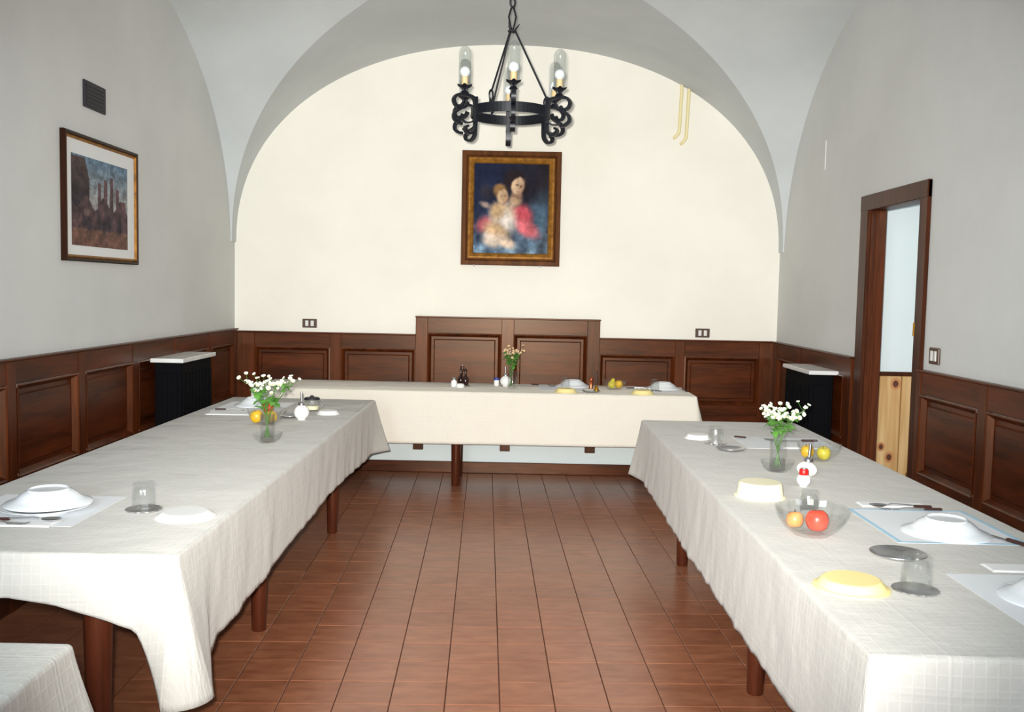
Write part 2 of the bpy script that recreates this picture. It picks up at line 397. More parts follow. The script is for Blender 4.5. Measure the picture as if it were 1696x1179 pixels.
# back wall: lower blue-white band, skirting, wainscot
dado = struct(mk('trim_1', bbox(XL + 0.01, XR - 0.01, YB - 0.012, YB + 0.01, 0.09, 0.50, 0.002), 'dado'))
struct(mk('baseboard_back', join(bbox(XL, XR, YB - 0.03, YB, 0.0, 0.092, 0.004)), 'woodX'))

def wainscot(name, axis, posts, z0, z1, opens, face, flipn, ends=None, zs=None):
    """axis 'x': runs along x on the back wall at y=face; axis 'y': runs along y on a side wall at x=face.
    posts: list of (a,b) stile spans; panels fill the gaps. Depth grows into the room (flipn = +-1)."""
    root = srt(name)
    g = 'X' if axis == 'x' else 'Y'
    def place(a0, a1, d0, d1, h0, h1, b=0.002):
        if axis == 'x': return bbox(a0, a1, face - d1, face - d0, h0, h1, b)
        lo, hi = sorted((face + flipn * d0, face + flipn * d1)); return bbox(lo, hi, a0, a1, h0, h1, b)
    P = lambda a, d, h: (a, face - d, h) if axis == 'x' else (face + flipn * d, a, h)
    for k, (a, b) in enumerate(posts):
        zt = zs[k] if zs else z1
        mk('stile', place(a, b, 0.0, 0.032, z0, zt), 'woodZ', root)
    for k in range(len(posts) - 1):
        a, b = posts[k][1], posts[k + 1][0]; zt = opens[k][2]; oz0, oz1 = opens[k][0], opens[k][1]
        mk('rail', place(a, b, 0.0, 0.029, oz1, zt), 'wood' + g, root)
        mk('rail', place(a, b, 0.0, 0.029, z0, oz0), 'wood' + g, root)
        # sloping moulding ring, then raised field
        loops = [(0.0, 0.034), (0.008, 0.036), (0.014, 0.030), (0.030, 0.006), (0.05, 0.006), (0.058, 0.014)]
        V, Fc = [], []
        for ins, dep in loops:
            for aa, hh in ((a + ins, oz0 + ins), (b - ins, oz0 + ins), (b - ins, oz1 - ins), (a + ins, oz1 - ins)): V.append(P(aa, dep, hh))
        for i in range(len(loops) - 1):
            for j in range(4):
                j2 = (j + 1) % 4; f = (i * 4 + j, i * 4 + j2, i * 4 + 4 + j2, i * 4 + 4 + j)
                Fc.append(f)
        mk('moulding', (V[:16], [f for f in Fc if max(f) < 16]), 'woodZ', root)
        k2 = [(v) for v in V[12:]]
        fs = [tuple(i - 12 for i in f) for f in Fc if min(f) >= 12] + [(8, 9, 10, 11)]
        mk('panel', (k2, fs), 'wood' + g, root)
    return root
LO, HI = 0.60, 1.005
bp = [(XL, -2.10), (-1.49, -1.40), (-0.797, -0.70), (-0.10, -0.002), (0.594, 0.695), (1.307, 1.385), (1.985, XR)]
wb = wainscot('trim_2', 'x', bp, 0.43, 1.115, [(LO, HI, 1.115), (LO, HI, 1.115), (LO, 1.14, 1.262), (LO, 1.14, 1.262), (LO, 0.995, 1.115), (LO, 0.99, 1.115)], YB, 1,
              zs=[1.115, 1.115, 1.262, 1.262, 1.262, 1.115, 1.115])
mk('cap', join(bbox(XL + .03, -0.797, YB - 0.042, YB, 1.115, 1.127, 0.003), bbox(-0.80, 0.70, YB - 0.046, YB, 1.262, 1.274, 0.003), bbox(0.695, XR - .03, YB - 0.042, YB, 1.115, 1.127, 0.003)), 'woodX', wb)
for x in (-0.764, -0.057, 0.635): mk('bracket', bbox(x - 0.041, x + 0.041, YB - 0.05, YB, 0.187, 0.43, 0.003), 'dark', wb)
pitch = [7.70 - 0.70 * i for i in range(13)]
lp = sorted([(y - 0.04, y + 0.04) for y in (7.02, 6.33, 5.63, 4.93, 4.235, 3.54, 2.84, 2.14, 1.44, 0.74, 0.04, -0.66, -1.33)] + [(7.62, 7.70)])
wl = wainscot('trim_3', 'y', lp, 0.0, 1.135, [(0.60, 1.03, 1.135)] * (len(lp) - 1), XL, 1)
mk('cap', bbox(XL, XL + 0.042, YF, YB - 0.03, 1.135, 1.147, 0.003), 'woodY', wl)
rp = sorted([(y - 0.04, y + 0.04) for y in (4.25, 3.55, 2.85, 2.15, 1.45, 0.75, 0.05, -0.65, -1.33)] + [(4.90, 4.952)])
wr = wainscot('trim_4', 'y', rp, 0.0, 1.12, [(0.59, 1.005, 1.12)] * (len(rp) - 1), XR, -1)
mk('cap', bbox(XR - 0.042, XR, YF, 4.952, 1.12, 1.132, 0.003), 'woodY', wr)
rp2 = [(5.92, 6.05), (6.96, 7.03), (7.60, 7.70)]
wr2 = wainscot('trim_5', 'y', rp2, 0.0, 1.115, [(0.59, 1.0, 1.115)] * 2, XR, -1)
mk('cap', bbox(XR - 0.042, XR, 5.92, YB - 0.03, 1.115, 1.127, 0.003), 'woodY', wr2)

# door casing and passage
d = srt('door_1', (XR, 0, 0))
mk('door_casing', bbox(-0.022, 0.0, DY0 - 0.085, DY0 + 0.012, 0, 2.11, 0.004), 'dark', d)
mk('door_casing', bbox(-0.022, 0.0, DY1 - 0.012, DY1 + 0.11, 0, 2.11, 0.004), 'dark', d)
mk('door_casing', bbox(-0.024, 0.0, DY0 - 0.085, DY1 + 0.11, DZ - 0.012, 2.112, 0.004), 'dark', d)
mk('jamb', bbox(0.0, TH + 0.01, DY1 - 0.012, DY1 + 0.01, 0, DZ, 0.003), 'woodZ', d)
mk('jamb', bbox(0.0, TH + 0.01, DY0 - 0.01, DY0 + 0.012, 0, DZ, 0.003), 'dark', d)
mk('jamb', bbox(0.0, TH + 0.01, DY0, DY1, DZ - 0.012, DZ + 0.01, 0.003), 'dark', d)
mk('door_stop', bbox(0.03, 0.045, DY1 - 0.022, DY1 - 0.01, 0, DZ - 0.012, 0.002), 'woodZ', d)
for hz in (0.5, 1.30): mk('hinge', bbox(-0.026, -0.018, DY0 + 0.008, DY0 + 0.014, hz, hz + 0.07, .001), 'brass', d)
YP = 6.30
pw = struct(mk('wall_passage', join(box(XR + TH, 4.3, YP, YP + 0.1, 0, 2.7), box(4.2, 4.3, 3.6, YP, 0, 2.7)), 'dado'))
struct(mk('ceiling_passage', box(XR + TH, 4.3, 3.6, YP, 2.7, 2.8), 'vault'))
struct(mk('floor_passage', box(XR + TH, 4.3, 3.6, YP, -0.1, 0.0), 'tile'))
t6 = srt('trim_6', (0, YP, 0))
mk('cap', bbox(XR + TH, 4.2, -0.04, 0, 0.985, 1.012, 0.004), 'dark', t6)
for x0, x1 in ((XR + TH, 2.562), (2.566, 2.80), (2.804, 3.04), (3.044, 3.28), (3.284, 3.52)):
    b_ = mk('board', bbox(x0, x1, -0.022 if x0 < 2.5 else -0.026, 0, 0, 0.985, 0.003), 'pine', t6)
for x, z, r in ((2.525, 0.932, 0.018), (2.447, 0.512, 0.014), (2.503, 0.443, 0.017), (2.36, 0.70, .012)):
    ring = [(r * 1.9 * math.cos(a), -0.0225, r * 2.2 * math.sin(a)) for a in [2 * PI * i / 16 for i in range(16)]]
    mk('knot_halo', ([(x + p[0], p[1], z + p[2]) for p in ring], [tuple(range(16))]), 'halo', t6)
    mk('knot', ([(x + p[0] / 1.9, -0.0232, z + p[2] / 1.7) for p in ring], [tuple(range(16))]), 'knot', t6)

# ------------------------------------------------------------------ heaters with marble shelves
def heater(name, x0, x1, y0, y1, zt, label, lab2):
    cx = x0 if x0 < 0 else x1
    r = thing(name, label, 'heater', ((x0 + x1) / 2, (y0 + y1) / 2, 0))
    hx, hy = (x1 - x0) / 2, (y1 - y0) / 2
    mk('casing', bbox(-hx + 0.012, hx - 0.012, -hy + 0.015, hy - 0.015, 0.04, zt - 0.03, 0.004), 'black', r)
    n = 9
    for i in range(n):
        y = -hy + 0.05 + (2 * hy - 0.1) * i / (n - 1); s = 1 if x0 < 0 else -1
        mk('rib', bbox(min(s * (hx - 0.014), s * (hx - 0.004)), max(s * (hx - 0.014), s * (hx - 0.004)), y - 0.018, y + 0.018, 0.10, zt - 0.10, 0.003), 'black', r)
    for i in range(4):
        x = -hx + 0.05 + (2 * hx - 0.1) * i / 3
        mk('rib', bbox(x - 0.016, x + 0.016, -hy + 0.005, -hy + 0.017, 0.10, zt - 0.10, 0.003), 'black', r)
    for sx in (-1, 1):
        for sy in (-1, 1): mk('foot', bbox(sx * (hx - 0.04) - 0.015, sx * (hx - 0.04) + 0.015, sy * (hy - 0.05) - 0.015, sy * (hy - 0.05) + 0.015, 0, 0.045, 0.003), 'black', r)
    s = tag(mk('marble_shelf', bbox(-hx - 0.005, hx + 0.012, -hy - 0.015, hy + 0.015, 0, 0.026, 0.003), 'marble', loc=((x0 + x1) / 2, (y0 + y1) / 2, zt - 0.03)), lab2, 'shelf')
heater('heater', XL + 0.037, -2.045, 5.865, 6.48, 1.038, 'black boxed heater on the same wall as the framed print', 'white marble slab topping the black heater below the framed print wall')
heater('heater', 1.917, XR - 0.037, 6.165, 6.745, 1.022, 'black boxed heater beside the brown doorway', 'white marble slab topping the black heater beside the doorway')

# ------------------------------------------------------------------ things on the walls
def loops_mesh(loops, axis='y', close=False):
    """loops: list of (halfw, halfh, depth); faces toward -y"""
    V, Fc = [], []
    for w, h, dp in loops:
        for sx, sz in ((-1, -1), (1, -1), (1, 1), (-1, 1)): V.append((sx * w, -dp, sz * h))
    for i in range(len(loops) - 1):
        for j in range(4):
            j2 = (j + 1) % 4; Fc.append((i * 4 + j, i * 4 + j2, i * 4 + 4 + j2, i * 4 + 4 + j))
    return V, Fc
def painted(name, w, h, nx, nz, fn, m, parent, loc):
    V = [(-w / 2 + w * i / nx, 0, -h / 2 + h * j / nz) for j in range(nz + 1) for i in range(nx + 1)]
    Fc = [(j * (nx + 1) + i, j * (nx + 1) + i + 1, (j + 1) * (nx + 1) + i + 1, (j + 1) * (nx + 1) + i) for j in range(nz) for i in range(nx)]
    me = pymesh(name, (V, Fc)); ca = me.color_attributes.new('paint', 'FLOAT_COLOR', 'POINT')
    for j in range(nz + 1):
        for i in range(nx + 1):
            c = fn(i / nx, 1 - j / nz); ca.data[j * (nx + 1) + i].color = rgb(*[max(0, min(255, q)) for q in c])
    return link(name, me, m, parent, loc=loc)
def lerp(a, b, t): return tuple(a[i] + (b[i] - a[i]) * t for i in range(3))
def blob(c, col, u, v, cu, cv, ru, rv, ang=0, soft=0.25, k=1.0):
    x, y = u - cu, (v - cv) * 1.19; ca, sa = math.cos(ang), math.sin(ang)
    d = math.hypot((x * ca + y * sa) / ru, (-x * sa + y * ca) / (rv * 1.19))
    t = max(0, min(1, (1 + soft - d) / (2 * soft))); t = t * t * (3 - 2 * t)
    return lerp(c, col, t * k)
def madonna(u, v):
    nz = noise.fractal(Vector((u * 7, v * 7, 1)), 1.0, 2.0, 4); n2 = noise.fractal(Vector((u * 22, v * 22, 5)), 1.0, 2.0, 3)
    u += 0.012 * nz; v += 0.010 * n2
    c = lerp((24, 32, 58), (34, 28, 34), max(0, min(1, u * 1.4 - 0.35)))
    c = lerp(c, (112, 138, 158), max(0, min(1, (v - 0.42) * 1.7)) * max(0.2, 0.8 + 0.5 * nz))
    c = blob(c, (64, 54, 54), u, v, 0.16, 0.32, 0.08, 0.08, 0, 0.8, 0.6)
    c = blob(c, (72, 100, 120), u, v, 0.86, 0.60, 0.13, 0.25, 0.3, 0.8, 0.8)
    c = blob(c, (190, 76, 88), u, v, 0.64, 0.58, 0.14, 0.13, -0.4, 0.45)
    c = blob(c, (206, 104, 112), u, v, 0.72, 0.72, 0.17, 0.08, 0.55, 0.55)
    c = blob(c, (186, 90, 98), u, v, 0.14, 0.68, 0.12, 0.08, -0.7, 0.6, 0.9)
    c = blob(c, (34, 24, 28), u, v, 0.545, 0.185, 0.150, 0.125, 0.35, 0.25)
    c = blob(c, (30, 22, 26), u, v, 0.67, 0.27, 0.06, 0.09, 0.2, 0.4)
    c = blob(c, (176, 146, 116), u, v, 0.555, 0.40, 0.085, 0.07, 0.0, 0.5)
    c = blob(c, (140, 108, 88), u, v, 0.57, 0.335, 0.07, 0.06, 0.3, 0.4)
    c = blob(c, (198, 168, 136), u, v, 0.585, 0.245, 0.082, 0.095, 0.35, 0.22)
    c = blob(c, (160, 122, 98), u, v, 0.635, 0.26, 0.035, 0.08, 0.35, 0.7, 0.55)
    for eu, ev in ((0.575, 0.235), (0.628, 0.25)): c = blob(c, (84, 56, 48), u, v, eu, ev, 0.020, 0.008, 0.3, 0.6, 0.75)
    c = blob(c, (150, 96, 84), u, v, 0.585, 0.312, 0.022, 0.008, 0.3, 0.6, 0.6)
    c = blob(c, (204, 176, 148), u, v, 0.40, 0.58, 0.15, 0.16, 0.3, 0.5)
    c = blob(c, (206, 198, 190), u, v, 0.44, 0.66, 0.13, 0.13, -0.4, 0.6, 0.85)
    c = blob(c, (204, 170, 132), u, v, 0.30, 0.76, 0.17, 0.09, 0.5, 0.5)
    c = blob(c, (210, 192, 174), u, v, 0.24, 0.86, 0.13, 0.07, 0.4, 0.6)
    c = blob(c, (212, 188, 166), u, v, 0.43, 0.87, 0.14, 0.06, 0.5, 0.5)
    c = blob(c, (190, 156, 116), u, v, 0.31, 0.52, 0.09, 0.09, 0.2, 0.6, 0.9)
    c = blob(c, (190, 162, 140), u, v, 0.15, 0.46, 0.07, 0.03, 0.35, 0.7, 0.8)
    c = blob(c, (132, 98, 62), u, v, 0.345, 0.305, 0.095, 0.08, 0, 0.3)
    c = blob(c, (200, 168, 132), u, v, 0.378, 0.365, 0.075, 0.075, 0.1, 0.25)
    c = blob(c, (168, 124, 96), u, v, 0.42, 0.39, 0.03, 0.05, 0.1, 0.7, 0.5)
    for eu in (0.365, 0.41): c = blob(c, (104, 70, 56), u, v, eu, 0.36, 0.014, 0.007, 0, 0.6, 0.6)
    return tuple(q * (1 + 0.20 * nz + 0.12 * n2) for q in c)
def town(u, v):
    nz = noise.fractal(Vector((u * 9, v * 9, 3)), 1.0, 2.0, 4); n2 = noise.fractal(Vector((u * 30, v * 30, 9)), 1.0, 2.0, 3)
    c = lerp((92, 116, 136), (150, 148, 146), min(1, v * 2.0))
    if v > 0.80: c = lerp(c, (104, 74, 64), 1)
    dk = (64, 52, 58)
    if u < 0.30 and 0.80 >= v > 0.02 + max(0, u - 0.22) * 3: c = lerp((78, 62, 58), (38, 34, 44), min(1, v * 1.6))
    if 0.80 >= v > 0.50 + 0.08 * math.sin(u * 20): c = lerp(dk, (84, 62, 62), 0.5 + nz)
    for cu, w, top in ((0.47, 0.035, 0.26), (0.58, 0.04, 0.20), (0.69, 0.04, 0.17), (0.80, 0.035, 0.28), (0.92, .05, .42)):
        if abs(u - cu) < w * (0.6 + 0.5 * v) and 0.80 > v > top: c = lerp((96, 70, 72), (70, 54, 62), min(1, (v - top) * 2))
    for cu, cv in ((0.2, .72), (.3, .74), (.45, .7), (.55, .76), (.64, .72), (.84, .74)):
        c = blob(c, (46, 38, 48), u, v, cu, cv, 0.035, 0.09, 0, 0.5, 0.8)
    c = blob(c, (150, 120, 110), u, v, 0.25, 0.62, 0.05, 0.04, 0, 0.6, 0.7)
    return tuple(q * (1 + 0.3 * nz + 0.2 * n2) for q in c)
p = thing('oil_painting', 'oil painting of a mother and child in a brown and gilt frame', 'painting', (-0.045, YB, 2.149))
w_, h_ = 0.397, 0.455
mk('frame', loops_mesh([(w_, h_, 0), (w_, h_, 0.035), (w_ - 0.006, h_ - 0.006, 0.042), (w_ - 0.034, h_ - 0.034, 0.044), (w_ - 0.046, h_ - 0.046, 0.03), (w_ - 0.05, h_ - 0.05, 0.03)]), 'framebrown', p)
mk('gilt_moulding', loops_mesh([(w_ - 0.05, h_ - 0.05, 0.030), (w_ - 0.056, h_ - 0.056, 0.042), (w_ - 0.07, h_ - 0.07, 0.045), (w_ - 0.09, h_ - 0.09, 0.032), (w_ - 0.10, h_ - 0.10, 0.018)]), 'gilt', p)
painted('canvas', 2 * (w_ - 0.098), 2 * (h_ - 0.098), 110, 130, madonna, 'paint', p, (0, -0.02, 0))
for x in (-0.29, 0.24): mk('support_nail', tube([(x, 0.01, -h_ - 0.006), (x, -0.03, -h_ - 0.006), (x, -0.05, -h_ - 0.002)], 0.006, 8), 'steel', p)
p = thing('framed_print', 'town print with white mat in thin brown and gold frame', 'picture', (XL, 5.24, 1.928)); p.rotation_euler = (0, 0, PI / 2)
w_, h_ = 0.462, 0.327
mk('frame', loops_mesh([(w_, h_, 0), (w_, h_, 0.022), (w_ - 0.006, h_ - 0.006, 0.028), (w_ - 0.016, h_ - 0.016, 0.028), (w_ - 0.02, h_ - 0.02, 0.02)]), 'printframe', p)
mk('gilt_moulding', loops_mesh([(w_ - 0.02, h_ - 0.02, 0.02), (w_ - 0.026, h_ - 0.026, 0.024), (w_ - 0.034, h_ - 0.034, 0.012)]), 'gilt', p)
mk('mat_board', ([(-w_ + .03, -0.012, -h_ + .03), (w_ - .03, -0.012, -h_ + .03), (w_ - .03, -0.012, h_ - .03), (-w_ + .03, -0.012, h_ - .03)], [(0, 1, 2, 3)]), 'mat', p)
painted('print_sheet', 0.70, 0.465, 120, 80, town, 'print', p, (-0.02, -0.0135, -0.012))
p = thing('wall_vent', 'small dark square grille on the wall above the framed print', 'vent', (XL, 5.165, 2.478)); p.rotation_euler = (0, 0, PI / 2)
mk('plate', bbox(-0.13, 0.13, -0.012, 0, -0.07, 0.07, 0.003), 'vent', p)
for i in range(6): mk('slat', bbox(-0.11, 0.11, -0.016, -0.010, -0.058 + i * 0.02, -0.045 + i * 0.02, 0.002), 'vent', p)
def socket(x, y, z, rz, label, keys=2, w=0.058, h=0.036, cat='switch'):
    p = thing('wall_switch', label, cat, (x, y, z), rz)
    mk('plate', bbox(-w, w, -0.012, 0, -h, h, 0.004, 2), 'switch', p)
    for k in range(keys):
        cx = (k - (keys - 1) / 2) * 0.044 * (w / 0.058); mk('key', bbox(cx - 0.013 * (w / .058), cx + 0.013 * (w / .058), -0.016, -0.010, -h * 0.62, h * 0.62, 0.002), 'key', p)
socket(-1.66, YB, 1.196, 0, 'brown double switch plate on the cream wall nearest the side with the framed print')
socket(1.527, YB, 1.182, 0, 'brown double switch plate on the cream wall below the two pipe ends')
socket(XR, 4.81, 1.21, -PI / 2, 'brown switch plate on the pale wall just past the doorway frame', 2, 0.055, 0.042)
tag(mk('cable_cover', bbox(XR - 0.006, XR, 6.675, 6.69, 2.372, 2.572, 0.002), 'mat'), 'short pale upright strip on the wall above the doorway side heater', 'cable cover')
for k, (x, zb, lab) in enumerate(((1.285, 2.745, 'shorter cream pipe end, the one nearer the painting, bending into the wall'), (1.342, 2.70, 'longer cream pipe end, the one farther from the painting, bending into the wall'))):
    tag(mk('conduit_pipe', tube(spline([(x + 0.012, YB - 0.016, 3.20 if k == 0 else 3.17), (x + 0.006, YB - 0.016, zb + 0.25), (x, YB - 0.016, zb + 0.07), (x - 0.006, YB - 0.016, zb + 0.03), (x - 0.03, YB - 0.012, zb), (x - 0.04, YB + 0.01, zb - 0.008)], 6), 0.0135, 10), 'pipe', smooth=True), lab, 'pipe', )

# ------------------------------------------------------------------ chandelier
def chandelier():
    R0 = 0.225; c = thing('chandelier', 'black wrought iron ring chandelier with six glass tube lamps on a chain', 'chandelier', (-0.046, 5.47, 2.492))
    hh = 0.027; th = 0.006
    V, Fc = [], []; n = 64
    for i in range(n):
        a = 2 * PI * i / n
        for r, z in ((R0, -hh), (R0, hh), (R0 - th, hh), (R0 - th, -hh)): V.append((r * math.cos(a), r * math.sin(a), z))
    for i in range(n):
        for j in range(4):
            j2 = (j + 1) % 4; i2 = (i + 1) % n; Fc.append((i * 4 + j, i2 * 4 + j, i2 * 4 + j2, i * 4 + j2))
    mk('ring_band', (V, Fc), 'iron', c)
    strap = spline([(R0 + .004, 0.065), (R0 + .004, 0.02), (R0 + .004, -0.04), (R0 + .004, -0.085), (R0 + .010, -0.117), (R0 + .035, -0.137), (R0 + .062, -0.128), (R0 + .066, -0.106), (R0 + .050, -0.098)], 6)
    scroll = spline([(R0 + .006, 0.01), (R0 + .010, 0.045), (R0 + .03, 0.062), (R0 + .075, 0.068), (R0 + .12, 0.062), (R0 + .142, 0.035), (R0 + .128, 0.005), (R0 + .098, 0.002), (R0 + .085, 0.02)], 6)
    hook = spline([(R0 + .055, 0.03), (R0 + .07, 0.005), (R0 + .105, -0.012), (R0 + .135, -0.035), (R0 + .138, -0.065), (R0 + .112, -0.085), (R0 + .088, -0.09)], 6)
    leafr = spline([(R0 + .006, -0.06), (R0 + .03, -0.075), (R0 + .065, -0.08), (R0 + .088, -0.066)], 5)
    LX = R0 + 0.075
    gl = [(0.006, 0.0), (0.034, 0.0), (0.0345, 0.012), (0.0345, 0.17), (0.032, 0.187), (0.025, 0.202), (0.013, 0.211), (0, 0.213)]
    gl_in = [(max(0, r - 0.0018) if r else 0, z - 0.0016 if z > 0.15 else z) for r, z in reversed(gl)]
    def cupmod(r, z, a, i): return (r * (1 + 0.16 * math.cos(6 * a) * (z > 0.012)), z + (0.006 * math.cos(6 * a) if r > 0.03 else 0))
    for k in range(6):
        a = -PI / 2 + k * PI / 3 + 0.05
        arm = link('arm', shared('ch_strap', lambda: ribbon(strap, 0.032, 0.013, 0.85), 'iron', False), None, c, rot=(0, 0, a))
        link('scroll', shared('ch_scroll', lambda: ribbon(scroll, 0.028, 0.015, 0.8), 'iron', False), None, arm)
        link('hook', shared('ch_hook', lambda: ribbon(hook, 0.024, 0.016, 0.85), 'iron', False), None, arm)
        link('leaf', shared('ch_leaf', lambda: ribbon(leafr, 0.034, 0.008, 0.25), 'iron', False), None, arm)
        link('rivet', shared('ch_rivet', lambda: xf(lathe([(0, 0.004), (0.005, 0.003), (0.007, 0)], 10), lambda x, y, z: (R0 + 0.008 + z, x, y)), 'iron'), None, arm)
        link('cup', shared('ch_cup', lambda: lathe([(0.0, 0.0), (0.016, 0.0), (0.024, 0.008), (0.014, 0.018), (0.017, 0.03), (0.030, 0.042), (0.040, 0.046), (0.030, 0.048), (0.0, 0.046)], 36, cupmod), 'iron'), None, arm, loc=(LX, 0, 0.07))
        link('candle_sleeve', shared('ch_candle', lambda: lathe([(0.0175, 0), (0.0175, 0.052), (0.015, 0.055), (0, 0.055)], 20), 'amber'), None, arm, loc=(LX, 0, 0.11))
        link('bulb', shared('ch_bulb', lambda: lathe([(0.011, -0.008), (0.016, 0.002), (0.026, 0.010), (0.030, 0.024), (0.027, 0.040), (0.017, 0.050), (0.007, 0.055), (0, 0.056)], 20), 'bulb'), None, arm, loc=(LX, 0, 0.165))
        link('glass_tube', shared('ch_glass', lambda: lathe(gl + gl_in[1:], 28), 'thin'), None, arm, loc=(LX, 0, 0.117))
    top = 0.46
    for a in (0.0, -PI / 2 - PI / 6 - 0.02, PI / 2 + PI / 6 + 0.02):
        ex, ey = 0.205 * math.cos(a), 0.205 * math.sin(a)
        rod = mk('rod', tube([(ex * 0.99, ey * 0.99, 0.085), (ex * 0.08, ey * 0.08, top)], 0.0055, 8), 'iron', c)
        mk('eye', tube([(ex + 0.018 * math.cos(t) * math.cos(a), ey + 0.018 * math.cos(t) * math.sin(a), 0.065 + 0.030 * math.sin(t)) for t in [2 * PI * i / 16 for i in range(17)]], 0.005, 8), 'iron', rod)
        mk('upright', tube([(ex * 1.06, ey * 1.06, -0.01), (ex * 1.04, ey * 1.04, 0.05)], 0.006, 8), 'iron', rod)
        mk('tip', tube([(ex * 0.08, ey * 0.08, top), (ex * 0.14, ey * 0.14, top + 0.02), (ex * 0.2, ey * 0.2, top + 0.035)], [0.006, 0.005, 0.002], 8), 'iron', rod)
    mk('crown_ring', tube([(0.02 * math.cos(t), 0.02 * math.sin(t), top - 0.005) for t in [2 * PI * i / 16 for i in range(17)]], 0.006, 8), 'iron', c)
    for s in (1, -1): mk('twisted_link', tube([(0, 0, top - 0.01), (s * 0.012, 0, top + 0.03), (s * 0.020, 0, top + 0.075), (s * 0.004, 0, top + 0.135)], 0.0055, 8), 'iron', c)
    z = top + 0.155; k = 0
    while z < 0.945:
        a = (k % 2) * PI / 2 + 0.5
        mk('chain_link', tube([(0.015 * math.cos(t) * math.cos(a), 0.015 * math.cos(t) * math.sin(a), z + 0.030 * math.sin(t)) for t in [2 * PI * i / 16 for i in range(17)]], 0.0055, 8, False), 'iron', c, smooth=True)
        z += 0.048; k += 1
    mk('ceiling_rose', lathe([(0, 0.90), (0.02, 0.902), (0.05, 0.93), (0.06, 0.952), (0, 0.953)], 24), 'iron', c, smooth=True)
chandelier()

# ------------------------------------------------------------------ tables
def leg_mesh(h, rt=0.042, rb=0.029):
    V, Fc = lathe([(0, 0), (rb, 0), (rb + 0.002, 0.004), (rt, h * 0.75), (rt, h), (0, h)], 16)
    return V, Fc
def table(name, x0, x1, y0, y1, legs, label, zt=0.74):
    t = thing(name, label, 'table', ((x0 + x1) / 2, (y0 + y1) / 2, 0)); ox, oy = (x0 + x1) / 2, (y0 + y1) / 2
    hx, hy = (x1 - x0) / 2 - 0.004, (y1 - y0) / 2 - 0.004
    mk('table_top', bbox(-hx, hx, -hy, hy, zt - 0.025, zt, 0.004), 'legwood', t)
    i = 0.05
    for s in (-1, 1):
        mk('apron', bbox(-hx + i, hx - i, s * (hy - i) - 0.01, s * (hy - i) + 0.01, zt - 0.115, zt - 0.025, 0.002), 'legwood', t)
        mk('apron', bbox(s * (hx - i) - 0.01, s * (hx - i) + 0.01, -hy + i, hy - i, zt - 0.115, zt - 0.025, 0.002), 'legwood', t)
    for lx, ly in legs: mk('leg', leg_mesh(zt - 0.025), 'legwood', t, smooth=True, loc=(lx - ox, ly - oy, 0))
LX0, LX1, LY0, LY1 = -1.885, -0.92, 2.60, 6.37
RX0, RX1, RY0, RY1 = 0.765, 1.685, 1.97, 5.64
BX0, BX1, BY0, BY1 = -1.93, 1.36, 6.985, 7.665
SX0, SX1, SY0, SY1 = -1.86, -0.905, 0.45, 1.95
table('dining_table', LX0, LX1, LY0, LY1, [(-1.205, 2.74), (-1.085, 4.06), (-1.085, 5.73), (-1.78, 2.74), (-1.78, 4.06), (-1.78, 5.73)], 'long dark wooden table along the wall with the framed print')
table('dining_table', RX0, RX1, RY0, RY1, [(0.935, 2.1), (0.937, 3.51), (0.955, 5.19), (1.57, 2.1), (1.57, 3.51), (1.57, 5.19)], 'long dark wooden table along the wall with the doorway')
table('dining_table', BX0, BX1, BY0, BY1, [(-0.425, 7.21), (-1.80, 7.21), (1.22, 7.21), (-0.425, 7.57), (-1.80, 7.57), (1.22, 7.57)], 'long dark wooden table set across under the oil painting')
table('dining_table', SX0, SX1, SY0, SY1, [(-1.05, 1.80), (-1.72, 1.80), (-1.05, 0.6), (-1.72, 0.6)], 'short table beyond the gap at the end of the print wall table')

